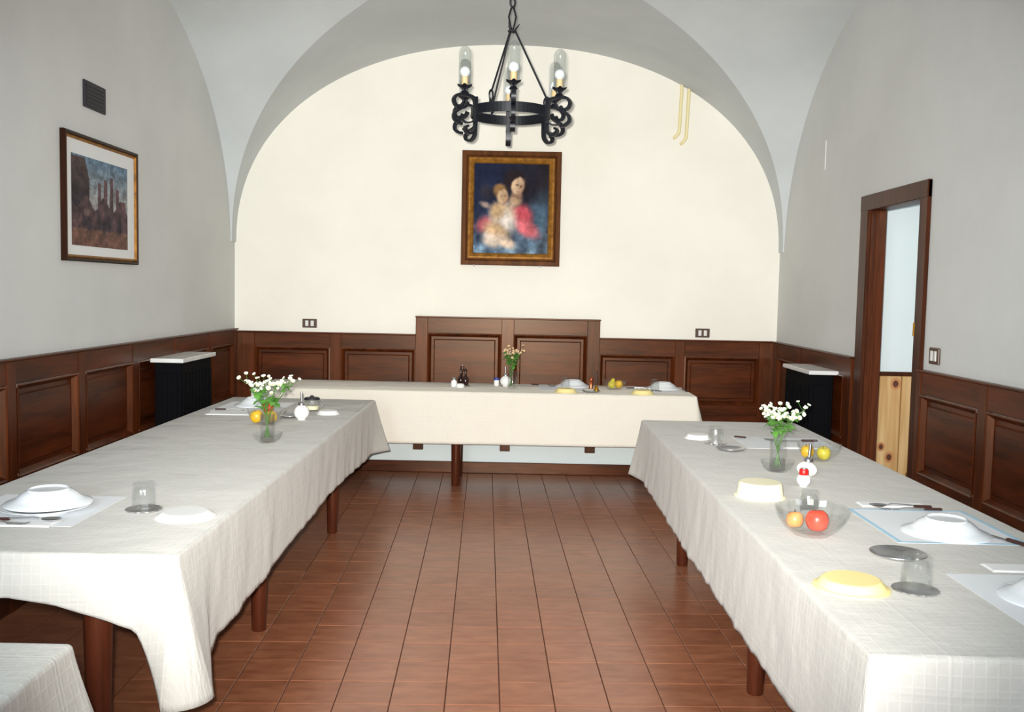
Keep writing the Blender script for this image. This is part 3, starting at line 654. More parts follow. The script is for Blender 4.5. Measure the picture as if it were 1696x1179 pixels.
def interp(lst, s):
    if s <= lst[0][0]: return lst[0][1]
    for (a, b), (c, d_) in zip(lst, lst[1:]):
        if s <= c: return b + (d_ - b) * (s - a) / (c - a) if c > a else d_
    return lst[-1][1]
def tablecloth(name, x0, x1, y0, y1, z, drops, corners, label, seed, amp=1.0, freq=1.0, m='cloth'):
    """drops: dict side -> [(coordinate, drop)] ; sides 'S'(y0) 'E'(x1) 'N'(y1) 'W'(x0).
    corners: dict 'SE','NE','NW','SW' -> (extra drop, flare, reach)"""
    r = 0.014; V, Fc, UV = [], [], []
    rnd = random.Random(seed)
    # perimeter samples counterclockwise from SW
    per = []
    def side(nm, pa, pb, nrm, step=0.016):
        L = (Vector(pb) - Vector(pa)).length; n = max(2, int(L / step))
        for i in range(n + 1):
            f = i / n; q = Vector(pa).lerp(Vector(pb), f); per.append((q, Vector(nrm), nm, f * L, (1 - f) * L))
    def corner(nm, c, a0):
        for i in range(1, 8):
            a = a0 + PI / 2 * i / 8; n_ = Vector((math.cos(a), math.sin(a))); per.append((Vector(c), n_, nm, 0, 0))
    side('S', (x0 + r, y0 + r), (x1 - r, y0 + r), (0, -1)); corner('SE', (x1 - r, y0 + r), -PI / 2)
    side('E', (x1 - r, y0 + r), (x1 - r, y1 - r), (1, 0)); corner('NE', (x1 - r, y1 - r), 0)
    side('N', (x1 - r, y1 - r), (x0 + r, y1 - r), (0, 1)); corner('NW', (x0 + r, y1 - r), PI / 2)
    side('W', (x0 + r, y1 - r), (x0 + r, y0 + r), (-1, 0)); corner('SW', (x0 + r, y0 + r), PI)
    nb = {'S': ('SW', 'SE'), 'E': ('SE', 'NE'), 'N': ('NE', 'NW'), 'W': ('NW', 'SW')}
    J = 22; np_ = len(per)
    def dropat(q, nm):
        return interp(drops[nm], q.x if nm in 'SN' else q.y)
    arc = 0; prev = None; rows = []
    for idx, (q, n_, nm, da, db) in enumerate(per):
        if prev is not None: arc += (q - prev).length
        prev = q
        if len(nm) == 2:
            ex, fl, reach = corners[nm]; s1, s2 = [s for s in 'SENW' if nm in nb[s]]
            L = 0.5 * (dropat(q, s1) + dropat(q, s2)); w = 1.0
            L = max(dropat(q, s1), dropat(q, s2)) if ex >= 0 else L
            L += ex; flare = fl
        else:
            L = dropat(q, nm); flare = 0.0
            for dd, cn in ((da, nb[nm][0]), (db, nb[nm][1])):
                ex, fl, reach = corners[cn]; rc = reach[0] if nm in 'SN' else reach[1]
                w = max(0, 1 - dd / rc)
                s1, s2 = [s for s in 'SENW' if cn in nb[s]]; oth = s1 if s2 == nm else s2
                target = max(L, dropat(q, oth)) + ex
                L = L + (target - L) * w ** 1.3; flare = max(flare, fl * w ** 1.6)
        row = []
        fold = lambda t: 0
        cdist = min(da, db) if len(nm) == 1 else 0
        fade = min(1, cdist / 0.15)
        a1 = noise.noise(Vector((arc * 9 * freq, seed * 3.1, 0))); a2 = noise.noise(Vector((arc * 26 * freq, seed * 7.7, 2))); a3 = noise.noise(Vector((arc * 2.5, seed * 1.7, 4)))
        for j in range(J + 1):
            t = j / J
            if j <= 4:
                a = PI / 2 * j / 4; off = r * math.sin(a); dz = r * (1 - math.cos(a)); tt = 0
            else:
                tt = (j - 4) / (J - 4); dz = r + (L - r) * tt
                bend = noise.noise(Vector((arc * 9 * freq + 1.5 * tt, seed * 3.1, 0)))
                off = r + tt ** 0.8 * (0.012 + 0.006 * a3 + amp * fade * (0.0085 * bend + 0.0035 * a2 * tt)) + flare * tt ** 1.2
            off = max(off, r * 0.9 if j > 4 else 0)
            dz2 = dz
            row.append((q.x + n_.x * off, q.y + n_.y * off, z - dz2)); 
        rows.append(row)
        for j, v in enumerate(row):
            V.append(v); ln = 0 if j == 0 else (L * j / J); UV.append((q.x + n_.x * ln, q.y + n_.y * ln))
    for i in range(np_):
        i2 = (i + 1) % np_
        for j in range(J): Fc.append((i * (J + 1) + j, i * (J + 1) + j + 1, i2 * (J + 1) + j + 1, i2 * (J + 1) + j))
    # top sheet: one polygon fan strip grid
    k = len(V); nx, ny = 12, max(6, int((y1 - y0) / 0.08))
    ring = [i * (J + 1) for i in range(np_)]
    Fc.append(tuple(ring))
    me = pymesh(name, (V, Fc)); uvl = me.uv_layers.new(name='cloth')
    for lp_ in me.loops: uvl.data[lp_.index].uv = UV[lp_.vertex_index]
    o = link(name, me, m, None, True); tag(o, label, 'tablecloth')
    so = o.modifiers.new('thick', 'SOLIDIFY'); so.thickness = 0.0016; so.offset = -1
    return o
H = 0.745
tablecloth('tablecloth', LX0, LX1, LY0, LY1, H,
    dict(S=[(-1.9, 0.13), (-1.39, 0.125), (-1.26, 0.145), (-1.11, 0.185), (-0.975, 0.235)],
         E=[(2.6, 0.345), (2.9, 0.345), (3.15, 0.34), (3.46, 0.333), (4.06, 0.305), (4.9, 0.285), (5.84, 0.325), (6.37, 0.32)],
         N=[(-1.9, 0.3), (-0.92, 0.3)], W=[(2.6, 0.30), (6.4, 0.30)]),
    dict(SE=(0.06, 0.085, (0.105, 0.30)), NE=(0.02, 0.085, (0.2, 0.30)), NW=(0.05, 0.03, (0.2, 0.2)), SW=(0.03, 0.0, (0.1, 0.2))),
    'white woven cloth on the long table by the framed print wall', 3)
tablecloth('tablecloth', RX0, RX1, RY0, RY1, H,
    dict(S=[(0.7, 0.34), (1.7, 0.34)], E=[(1.9, 0.26), (5.7, 0.26)], N=[(0.7, 0.3), (1.7, 0.3)],
         W=[(1.97, 0.335), (2.43, 0.335), (3.15, 0.348), (4.46, 0.345), (5.34, 0.325), (5.64, 0.325)]),
    dict(SE=(0.05, 0.02, (0.2, 0.2)), NE=(0.04, 0.02, (0.2, 0.2)), NW=(0.0, 0.055, (0.2, 0.25)), SW=(0.06, 0.035, (0.2, 0.3))),
    'white woven cloth on the long table by the doorway wall', 8)
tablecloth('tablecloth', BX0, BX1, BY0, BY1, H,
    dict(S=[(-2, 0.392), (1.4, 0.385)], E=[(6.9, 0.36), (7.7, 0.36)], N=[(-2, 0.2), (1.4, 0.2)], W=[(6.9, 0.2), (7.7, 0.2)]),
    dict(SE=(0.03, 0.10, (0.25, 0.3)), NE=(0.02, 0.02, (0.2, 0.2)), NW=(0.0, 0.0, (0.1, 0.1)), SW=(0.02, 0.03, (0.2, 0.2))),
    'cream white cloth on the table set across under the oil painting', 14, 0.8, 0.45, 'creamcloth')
tablecloth('tablecloth', SX0, SX1, SY0, SY1, H,
    dict(S=[(-2, 0.3), (0, 0.3)], E=[(0, 0.33), (2, 0.33)], N=[(-2, 0.3), (0, 0.3)], W=[(0, 0.3), (2, 0.3)]),
    dict(SE=(0.05, 0.03, (0.2, 0.2)), NE=(0.04, 0.10, (0.2, 0.30)), NW=(0.04, 0.03, (0.2, 0.2)), SW=(0.04, 0.03, (0.2, 0.2))),
    'white cloth on the short table beyond the gap, only its corner showing', 21)

# ------------------------------------------------------------------ table ware
ZT = H + 0.0006
def flute(n, k, z0, z1):
    return lambda r, z, a, i: (r * (1 + (k * abs(math.cos(n * a / 2)) - k / 2 if z0 <= z <= z1 and r > 0.02 else 0)), z)
def tumbler(x, y, label, z=ZT, s=1.0, group=None):
    def f():
        out = [(0.0335, 0), (0.0355, 0.0), (0.0362, 0.004), (0.0366, 0.02), (0.0362, 0.045), (0.0352, 0.062), (0.0350, 0.066), (0.0343, 0.070), (0.0343, 0.084), (0.0318, 0.090), (0.027, 0.091), (0.020, 0.0885), (0, 0.088)]
        inn = [(0, 0.074), (0.024, 0.073), (0.0290, 0.068), (0.0322, 0.05), (0.0335, 0.02)]
        return lathe(out + inn, 36, flute(12, 0.07, 0.004, 0.064), closed=True)
    return tag(link('drinking_glass', shared('tumbler', f, 'glass'), None, loc=(x, y, z), scale=(s, s, s)), label, 'glass', group)
def coaster(x, y, label, r=0.058):
    def f():
        md = lambda rr, z, a, i: (rr * (1 + (0.025 * math.cos(20 * a) if rr > 0.05 else 0)), z)
        return lathe([(0, 0.0), (0.052, 0.0), (0.058, 0.002), (0.058, 0.005), (0.052, 0.0065), (0.046, 0.0045), (0, 0.004)], 80, md)
    return tag(link('coaster', shared('coaster', f, 'steel'), None, loc=(x, y, ZT), scale=(r / 0.058,) * 2 + (1,)), label, 'coaster')
def tray(x, y, label, r=0.072, rz=0.0, sx=1.0):
    f = lambda: lathe([(0, 0.0), (0.05, 0.0), (0.062, 0.006), (0.072, 0.012), (0.0715, 0.0135), (0.060, 0.008), (0.049, 0.002), (0, 0.0018)], 48)
    return tag(link('metal_dish', shared('tray', f, 'steel'), None, loc=(x, y, ZT), rot=(0, 0, rz), scale=(r / 0.072 * sx, r / 0.072, 1)), label, 'dish')
def plastic_dish(x, y, m, label, r=0.095, h=0.032, name='plastic_dish', rt=0.72):
    p = thing(name, label, 'dish', (x, y, ZT))
    key = 'pd%s%.3f%.3f%.2f' % (m, r, h, rt)
    f = lambda: lathe([(r * 0.93, 0.003), (r * 0.95, 0.0), (r, 0.0), (r, 0.004), (r * 0.90, 0.008), (r * rt * 1.08, h * 0.88), (r * rt, h), (0, h)], 48)
    b = link('shell', shared(key, f, m), None, p)
    return p
def plates(x, y, label, label2, rz=0, dx=0.0, dy=0.0, under=True):
    fd = lambda: lathe([(0, 0.002), (0.075, 0.002), (0.078, 0.0), (0.084, 0.0), (0.088, 0.004), (0.112, 0.011), (0.140, 0.017), (0.1405, 0.019), (0.137, 0.0195), (0.110, 0.0145), (0.086, 0.0085), (0, 0.006)], 56)
    fs = lambda: lathe([(0.128, 0.003), (0.133, 0.0), (0.1365, 0.0), (0.137, 0.003), (0.133, 0.006), (0.112, 0.014), (0.100, 0.020), (0.088, 0.031), (0.074, 0.041), (0.066, 0.0445), (0.0635, 0.0495), (0.059, 0.0495), (0.057, 0.0455), (0, 0.045)], 56)
    if under: tag(link('dinner_plate', shared('dplate', fd, 'china'), None, loc=(x, y, ZT + 0.0012)), label2, 'plate')
    tag(link('soup_plate', shared('splate', fs, 'china'), None, loc=(x + dx, y + dy, ZT + (0.0195 if under else 0.0012)), rot=(0, 0, rz)), label, 'plate')
def placemat(x0, x1, y0, y1, label, m='paper', edge=False):
    t = thing('paper_placemat', label, 'placemat', ((x0 + x1) / 2, (y0 + y1) / 2, ZT))
    hx, hy = (x1 - x0) / 2, (y1 - y0) / 2
    n = 10; V = []; 
    for j in range(n + 1):
        for i in range(n + 1):
            x = -hx + 2 * hx * i / n; y = -hy + 2 * hy * j / n
            V.append((x, y, 0.0006))
    Fc = [(j * (n + 1) + i, j * (n + 1) + i + 1, (j + 1) * (n + 1) + i + 1, (j + 1) * (n + 1) + i) for j in range(n) for i in range(n)]
    mk('sheet', box(-hx, hx, -hy, hy, 0.0, 0.0008), m, t)
    if edge:
        w = 0.016
        mk('blue_border', join(box(-hx, hx, -hy, -hy + w, 0.0008, 0.0011), box(-hx, hx, hy - w, hy, 0.0008, 0.0011), box(-hx, -hx + w, -hy + w, hy - w, 0.0008, 0.0011), box(hx - w, hx, -hy + w, hy - w, 0.0008, 0.0011)), 'bluepaper', t)
    return t
def napkin(x, y, w, d_, label, rz=0.0):
    t = thing('paper_napkin', label, 'napkin', (x, y, ZT + 0.0012), rz)
    for k in range(3):
        e = 0.003 * k
        vf = bbox(-w / 2 + e, w / 2 - e, -d_ / 2 + e, d_ / 2 - e, 0.0016 * k, 0.0016 * k + 0.0014, 0.0005)
        mk('fold', vf, 'napkin', t)
    return t
def spoon(x, y, rz, label, z=ZT, tilt=0.0):
    t = thing('spoon', label, 'spoon', (x, y, z + 0.001), rz)
    V, Fc = [], []; n, m = 10, 8
    def bowl():
        V, Fc = [], []; 
        for sgn, off in ((1, 0), (-1, 0.0012)):
            k = len(V)
            for j in range(5):
                rr = j / 4
                for i in range(20):
                    a = 2 * PI * i / 20; V.append((0.033 * rr * math.cos(a) * (1 + 0.1 * math.cos(a)), 0.021 * rr * math.sin(a), 0.009 * rr * rr + off))
            for j in range(4):
                for i in range(20):
                    i2 = (i + 1) % 20; f = (k + j * 20 + i, k + j * 20 + i2, k + j * 20 + 20 + i2, k + j * 20 + 20 + i); Fc.append(f if sgn < 0 else f[::-1])
        return V, Fc
    link('bowl', shared('spoonbowl', bowl, 'steel'), None, t, loc=(-0.075, 0, 0))
    mk('handle', xf(ribbon(spline([(-0.044, 0.008), (-0.02, 0.014), (0.03, 0.011), (0.06, 0.008)], 4), 0.007, 0.0025, 1.6), lambda a, b, c: (a, b, c)), 'steel', t)
    mk('grip', bbox(0.05, 0.115, -0.0075, 0.0075, 0.003, 0.011, 0.003), 'brownhandle', t)
    return t
def fork(x, y, rz, label, z=ZT):
    t = thing('fork', label, 'fork', (x, y, z + 0.001), rz)
    for k in range(4):
        yy = (k - 1.5) * 0.0062; mk('tine', xf(ribbon([(-0.105, 0.006), (-0.085, 0.002), (-0.06, 0.003)], 0.0026, 0.002), lambda a, b, c, yy=yy: (a, b + yy, c)), 'steel', t)
    mk('neck', join(bbox(-0.062, -0.040, -0.0112, 0.0112, 0.002, 0.0045, 0.001), ribbon(spline([(-0.042, 0.003), (-0.01, 0.010), (0.03, 0.009), (0.06, 0.007)], 4), 0.007, 0.0025, 1.6)), 'steel', t)
    mk('grip', bbox(0.05, 0.115, -0.0075, 0.0075, 0.003, 0.011, 0.003), 'brownhandle', t)
def knife(x, y, rz, label, z=ZT):
    t = thing('knife', label, 'knife', (x, y, z + 0.001), rz)
    V = [(-0.11, 0.004, .002), (-0.10, -0.006, .002), (-0.06, -0.010, .002), (0.03, -0.009, .002), (0.03, 0.006, .002), (-0.08, 0.008, .002)]
    mk('blade', ([v for v in V] + [(a, b, c + 0.0016) for a, b, c in V], [(5, 4, 3, 2, 1, 0), (6, 7, 8, 9, 10, 11)] + [(i, (i + 1) % 6, 6 + (i + 1) % 6, 6 + i) for i in range(6)]), 'steel', t)
    mk('grip', bbox(0.028, 0.115, -0.008, 0.008, 0.0, 0.010, 0.003), 'brownhandle', t)
def glass_bowl(x, y, label, r=0.112, rz=0.0):
    def f():
        md = lambda rr, z, a, i: (rr * (1 + 0.06 * abs(math.sin(6 * a)) * min(1, z / 0.03)), z + (0.004 * abs(math.sin(6 * a)) if z > 0.08 else 0))
        return lathe([(0, 0.003), (0.042, 0.003), (0.046, 0.0), (0.054, 0.0), (0.058, 0.005), (0.078, 0.022), (0.095, 0.046), (0.105, 0.07), (0.109, 0.085), (0.1055, 0.0865), (0.1005, 0.070), (0.090, 0.047), (0.073, 0.026), (0.05, 0.010), (0, 0.008)], 36, md)
    return tag(link('glass_bowl', shared('gbowl', f, 'glass'), None, loc=(x, y, ZT), rot=(0, 0, rz), scale=(r / 0.112,) * 3), label, 'bowl')
def apple(x, y, z, m, label, r=0.034, name='apple', pear=False):
    t = thing(name, label, name, (x, y, z)); t.rotation_euler = (random.uniform(-.3, .3), random.uniform(-.3, .3), random.uniform(0, 6))
    pr = [(0, 0.12), (0.25, 0.03), (0.5, 0.04), (0.8, 0.25), (0.98, 0.7), (1.0, 1.1), (0.88, 1.5), (0.6, 1.78), (0.3, 1.82), (0.1, 1.72), (0, 1.64)]
    if pear: pr = [(0, 0.1), (0.3, 0.02), (0.7, 0.15), (0.95, 0.6), (0.95, 1.0), (0.7, 1.6), (0.48, 2.1), (0.36, 2.4), (0.15, 2.55), (0, 2.52)]
    mk('skin', lathe([(a * r, b * r) for a, b in pr], 24), m, t, smooth=True)
    top = (2.5 if pear else 1.66) * r
    mk('stalk', tube([(0, 0, top), (0.001, 0, top + 0.006), (0.004, 0, top + 0.012)], 0.0014, 6), 'brownhandle', t)

# sprays of small white flowers
def blossom_mesh():
    V, Fc, mi = [], [], []
    n = 9
    for k in range(n):
        a = 2 * PI * k / n
        c, s = math.cos(a), math.sin(a)
        for rr, w, z in ((0.15, 0.14, 0.2), (0.75, 0.40, 0.30), (0.9, 0.30, 0.75)):
            for sg in (-1, 1): V.append((rr * c - sg * w * s, rr * s + sg * w * c, z))
        b = k * 6
        Fc += [(b, b + 2, b + 3, b + 1), (b + 2, b + 4, b + 5, b + 3)]; mi += [0, 0]
    k = len(V); v, f = lathe([(0, 0), (0.35, 0.05), (0.62, 0.25)], 9); V += v; Fc += [tuple(i + k for i in q) for q in f]; mi += [2] * len(f)
    k = len(V); v, f = lathe([(0.42, 0.32), (0.36, 0.50), (0.18, 0.60), (0, 0.62)], 9); V += v; Fc += [tuple(i + k for i in q) for q in f]; mi += [1] * len(f)
    return V, Fc, mi
def leaf_mesh():
    V, Fc = [], []
    prof = [(0, 0.03), (0.2, 0.3), (0.45, 0.42), (0.7, 0.3), (1.0, 0.0)]
    for t, w in prof:
        z = -0.25 * t * t
        V += [(t, -w, z + 0.08 * w), (t, 0, z), (t, w, z + 0.08 * w)]
    for i in range(4):
        b = i * 3; Fc += [(b, b + 3, b + 4, b + 1), (b + 1, b + 4, b + 5, b + 2)]
    return V, Fc
def blossom(petal):
    key = 'blossom' + petal
    if key not in CACHE:
        V, Fc, mi = blossom_mesh(); me = pymesh('blossom', (V, Fc))
        for q in (petal, 'pollen', 'leaf'): me.materials.append(M[q])
        for p_, i in zip(me.polygons, mi): p_.material_index = i; p_.use_smooth = True
        CACHE[key] = me
    return CACHE[key]
def orient(dirv):
    return dirv.to_track_quat('Z', 'Y').to_euler()
def bouquet(x, y, z0, hgt, spread, n, label, group, seed, petal='petal', br=0.011, lean=0.0, leaves=7, nb=6, mouth=0.026, vh=0.13):
    rnd = random.Random(seed)
    for k in range(n):
        a = 2 * PI * k / n + rnd.uniform(-.4, .4); rad = spread * rnd.uniform(0.45, 1.0)
        sp = thing('flower_spray', label, 'flowers', (x, y, z0), 0, group)
        tip = Vector((rad * math.cos(a) + lean, rad * math.sin(a) * 0.7, hgt * rnd.uniform(0.80, 1.0)))
        b0 = Vector((-0.5 * mouth * math.cos(a), -0.5 * mouth * math.sin(a), 0.008))
        rim = Vector((mouth * 0.72 * math.cos(a), mouth * 0.72 * math.sin(a), vh))
        pts = spline([b0, rim, rim.lerp(tip, 0.55) + Vector((0, 0, 0.015)), tip], 5)
        st_ = mk('stem', tube(pts, 0.0017, 5), 'stem', sp, smooth=True)
        for j in range(nb):
            f = 1 - 0.07 * rnd.random() * j; i = min(len(pts) - 1, int(len(pts) * (0.62 + 0.36 * rnd.random())))
            p0 = pts[i]; off = Vector((rnd.uniform(-1, 1), rnd.uniform(-1, 1), rnd.uniform(0.2, 1.1))).normalized() * rnd.uniform(0.02, 0.055)
            if j == 0: p0 = tip; off = Vector((0, 0, 0.006))
            p1 = p0 + off
            if j: mk('twig', tube([p0, p0.lerp(p1, 0.5) + Vector((0, 0, -0.004)), p1], 0.0011, 4), 'stem', st_)
            dv = (off.normalized() + Vector((rnd.uniform(-.3, .3), -0.45, 0.3))).normalized()
            s = br * rnd.uniform(0.75, 1.15)
            link('blossom', blossom(petal), None, sp, loc=tuple(p1 - dv * s * 0.2), rot=orient(dv), scale=(s, s, s * 1.2))
        for j in range(leaves):
            i = min(len(pts) - 2, int(len(pts) * rnd.uniform(0.42, 0.80))); p0 = pts[i]
            aa = rnd.uniform(0, 2 * PI); s = rnd.uniform(0.028, 0.05)
            link('leaf', shared('leafm', leaf_mesh, 'leaf'), None, sp, loc=tuple(p0), rot=(rnd.uniform(-.5, .5), rnd.uniform(-.9, .5), aa), scale=(s, s * rnd.uniform(.5, .8), s))
def vase(x, y, z, label, r=0.034, h=0.135):
    f = lambda: lathe([(0, 0), (r * 0.9, 0), (r * 0.95, 0.004), (r, h * 0.5), (r * 1.06, h), (r * 1.0, h + 0.001), (r * 0.93, h * 0.5), (r * 0.86, 0.014), (0, 0.012)], 36)
    v = tag(link('glass_vase', shared('vase%.3f' % r, f, 'glass'), None, loc=(x, y, z)), label, 'vase')
    return v
def saucer(x, y, label, r=0.072):
    f = lambda: lathe([(0, 0.0), (0.038, 0.0), (0.042, 0.002), (0.058, 0.016), (0.068, 0.036), (0.072, 0.046), (0.0695, 0.0465), (0.065, 0.036), (0.055, 0.018), (0.040, 0.006), (0, 0.004)], 40)
    return tag(link('glass_dish', shared('saucer', f, 'glass'), None, loc=(x, y, ZT)), label, 'dish')
def sugar(x, y, label, flat=1.0, tilt=0.0):
    t = thing('sugar_dispenser', label, 'dispenser', (x, y, ZT)); r = 0.043
    t.rotation_euler = (0, tilt, 0)
    pr = [(0, 0.0), (0.022, 0.0)] + [(r * math.sin(a), (r - r * math.cos(a)) * flat) for a in [0.62 + 2.0 * i / 9 for i in range(10)]] + [(0.016, 0.078 * flat + 0.008)]
    mk('jar', lathe(pr, 32), 'sugar', t, smooth=True)
    zt = 0.078 * flat + 0.006
    mk('collar', lathe([(0.0175, zt - 0.004), (0.019, zt), (0.018, zt + 0.012), (0.010, zt + 0.020), (0, zt + 0.021)], 24), 'steel', t, smooth=True)
    mk('spout', tube([(0, 0, zt + 0.015), (0, 0, zt + 0.045), (-0.002, 0, zt + 0.075)], 0.0062, 12), 'steel', t, smooth=True)
def shaker(x, y, label):
    t = thing('salt_shaker', label, 'shaker', (x, y, ZT)); r = 0.027
    mk('body', lathe([(0, 0), (0.014, 0)] + [(r * math.sin(a), r - r * math.cos(a)) for a in [0.6 + 2.0 * i / 8 for i in range(9)]] + [(0.016, 0.047)], 28), 'white', t, smooth=True)
    mk('cap', lathe([(0.0175, 0.045), (0.0185, 0.047), (0.0175, 0.068), (0.015, 0.071), (0, 0.0715)], 24), 'red', t, smooth=True)
    mk('top_disc', lathe([(0.0125, 0.0713), (0.012, 0.0735), (0, 0.074)], 20), 'steel', t)

# ---- table by the framed print
placemat(-1.775, -1.35, 2.885, 3.31, 'white paper placemat under the stacked plates near the gap between tables')
napkin(-1.56, 2.905, 0.30, 0.085, 'white folded napkin under brown handled cutlery on the print wall table', 0.03)
plates(-1.525, 3.085, 'upturned white soup plate resting on a wider plate on the print wall table', 'white dinner plate beneath the upturned soup plate on the print wall table', 0, -0.005, 0.03)
spoon(-1.50, 2.915, PI + 0.06, 'brown handled spoon on the napkin on the print wall table', ZT + 0.006)
fork(-1.58, 2.88, PI - 0.05, 'brown handled fork on the napkin on the print wall table', ZT + 0.006)
coaster(-1.219, 3.125, 'scalloped metal coaster under the upturned glass on the print wall table')
tumbler(-1.219, 3.125, 'upturned fluted glass on a metal coaster on the print wall table', ZT + 0.0047)
plastic_dish(-1.053, 3.045, 'white', 'wide white dish upturned next to the glass near the gap between tables', 0.095, 0.019)
saucer(-1.175, 4.54, 'shallow glass dish under the flower vase on the print wall table')
vase(-1.175, 4.54, ZT + 0.0042, 'glass tumbler vase holding white flowers on the print wall table')
bouquet(-1.175, 4.54, ZT + 0.017, 0.295, 0.125, 10, 'spray of small white flowers in the vase on the print wall table', 'white flower sprays by the print wall', 5, 'petal', 0.0105, 0.0, 8, 6)
glass_bowl(-1.335, 5.15, 'glass bowl of yellow and red fruit behind the flowers on the print wall table', 0.105, 0.3)
apple(-1.375, 5.125, ZT + 0.011, 'appleyel', 'yellow apple low in the glass bowl behind the print wall flowers', 0.036)
apple(-1.30, 5.12, ZT + 0.012, 'appleyel', 'yellow apple beside the stems in the glass bowl behind the print wall flowers', 0.034)
apple(-1.335, 5.17, ZT + 0.058, 'applered', 'red apple on top of the yellow apples in the glass bowl', 0.033)
sugar(-1.187, 5.33, 'round white sugar dispenser with steel spout on the print wall table')
tray(-1.272, 5.42, 'small metal dish behind the flowers on the print wall table', 0.06)
t = thing('cheese_jar', 'faceted glass jar with a dark metal lid behind the sugar dispenser', 'jar', (-1.215, 5.74, ZT))
mk('glass_body', lathe([(0, 0.0), (0.040, 0.0), (0.046, 0.006), (0.048, 0.05), (0.044, 0.068), (0.041, 0.068), (0.044, 0.05), (0.042, 0.008), (0, 0.006)], 12), 'glass', t)
mk('contents', lathe([(0, 0.0065), (0.040, 0.008), (0.041, 0.03), (0, 0.032)], 24), 'creamp', t, smooth=True)
mk('lid', lathe([(0.047, 0.067), (0.048, 0.072), (0.043, 0.08), (0.012, 0.084), (0.010, 0.092), (0, 0.094)], 24), 'vent', t, smooth=True)
mk('handle_ring', tube([(0.052 + 0.016 * math.cos(a), 0, 0.045 + 0.024 * math.sin(a)) for a in [2 * PI * i / 14 for i in range(15)]], 0.003, 6), 'steel', t)
plastic_dish(-1.09, 5.60, 'white', 'small white dish upturned beside the sugar dispenser', 0.068, 0.022)
placemat(-1.80, -1.40, 5.62, 6.10, 'white paper placemat at the far place setting on the print wall table')
napkin(-1.63, 5.505, 0.28, 0.11, 'white folded napkin at the far place setting on the print wall table', 0.02)
plates(-1.60, 5.93, 'upturned soup plate behind the flowers on the print wall table', '', 0, 0, 0, False)
fork(-1.66, 5.66, PI + 0.1, 'brown handled fork at the far place setting on the print wall table', ZT + 0.001)

# ---- table by the doorway
plastic_dish(0.972, 4.95, 'white', 'small white dish upturned behind a glass on the doorway wall table', 0.07, 0.022)
coaster(1.03, 4.79, 'metal coaster under the upturned glass farthest along the doorway wall table', 0.055)
tumbler(1.03, 4.79, 'upturned glass on a coaster, farthest along the doorway wall table', ZT + 0.0047)
tray(1.06, 4.583, 'dark round metal dish in front of the far glass on the doorway wall table', 0.070)
placemat(1.16, 1.62, 4.66, 5.03, 'white paper placemat behind the flowers on the doorway wall table')
napkin(1.44, 4.73, 0.20, 0.12, 'white folded napkin behind the flowers on the doorway wall table', 0.0)
spoon(1.27, 4.93, PI - 0.5, 'brown handled spoon behind the flowers on the doorway wall table', ZT + 0.0012)
knife(1.47, 4.90, 0.05, 'brown handled knife behind the flowers on the doorway wall table', ZT + 0.0012)
saucer(1.142, 4.06, 'shallow glass dish under the flower vase on the doorway wall table')
vase(1.142, 4.06, ZT + 0.0042, 'glass tumbler vase holding white flowers on the doorway wall table')
bouquet(1.142, 4.06, ZT + 0.017, 0.255, 0.125, 10, 'spray of small white flowers in the vase on the doorway wall table', 'white flower sprays by the doorway wall', 11, 'petal', 0.0105, 0.012, 8, 6)
glass_bowl(1.415, 4.36, 'glass bowl of yellow fruit behind the steel spout on the doorway wall table', 0.098, 0.1)
apple(1.37, 4.37, ZT + 0.012, 'appleyel', 'yellow apple in the bowl on the side away from the doorway', 0.030)
apple(1.43, 4.33, ZT + 0.012, 'applegreen', 'greenish yellow apple in the bowl on the side next to the doorway', 0.031)
sugar(1.235, 3.96, 'white sugar dispenser with steel spout behind the red capped shaker', 0.72, 0.12)
shaker(1.16, 3.745, 'round white shaker with a bright red cap')
plastic_dish(0.935, 3.54, 'creamp', 'tall cream tub upturned in front of the flower dish on the doorway wall table', 0.095, 0.056, 'plastic_tub', 0.78)
tumbler(1.045, 3.30, 'upturned glass without coaster behind the bowl with the red apple', ZT, 0.88)
glass_bowl(0.955, 2.985, 'large faceted glass bowl holding a red apple', 0.113, 0.0)
apple(0.975, 2.985, ZT + 0.011, 'applered', 'red apple in the large faceted glass bowl', 0.036)
apple(0.915, 3.02, ZT + 0.013, 'applerefract', 'added smaller refracted orange apple behind the red apple in the faceted bowl', 0.027)  # added fruit, stands in for the orange refraction in the facets
placemat(1.20, 1.61, 2.90, 3.36, 'white paper placemat with pale blue border under the upturned plate', 'paper', True)
napkin(1.385, 3.425, 0.24, 0.075, 'white folded napkin beside the blue bordered placemat', -0.02)
plates(1.405, 3.03, 'upturned white soup plate on the blue bordered placemat', '', 0, 0.0, 0.005, False)
spoon(1.39, 3.375, -0.04, 'brown handled spoon on the edge of the blue bordered placemat', ZT + 0.004)
fork(1.415, 3.345, -0.03, 'brown handled fork next to the spoon on the blue bordered placemat', ZT + 0.0014)
knife(1.545, 2.97, -1.2, 'brown handled knife beside the plate on the blue bordered placemat', ZT + 0.0014)
tray(1.135, 2.745, 'round metal dish behind the upturned glass on the doorway wall table', 0.080, 0, 1.0)
coaster(1.052, 2.425, 'scalloped dark coaster under the upturned glass next to the yellow dish')
tumbler(1.052, 2.425, 'upturned fluted glass on a scalloped coaster next to the yellow dish', ZT + 0.0047, 1.02)
plastic_dish(0.890, 2.435, 'yellow', 'pale yellow dish upturned beside the glass on the doorway wall table', 0.097, 0.026)
placemat(1.20, 1.63, 2.10, 2.58, 'plain white paper placemat at the end of the doorway wall table')
napkin(1.47, 2.635, 0.26, 0.08, 'white folded napkin behind the plate at the end of the doorway wall table', -0.02)
plates(1.385, 2.37, 'upturned white soup plate at the end of the doorway wall table', '', 0, 0, 0, False)

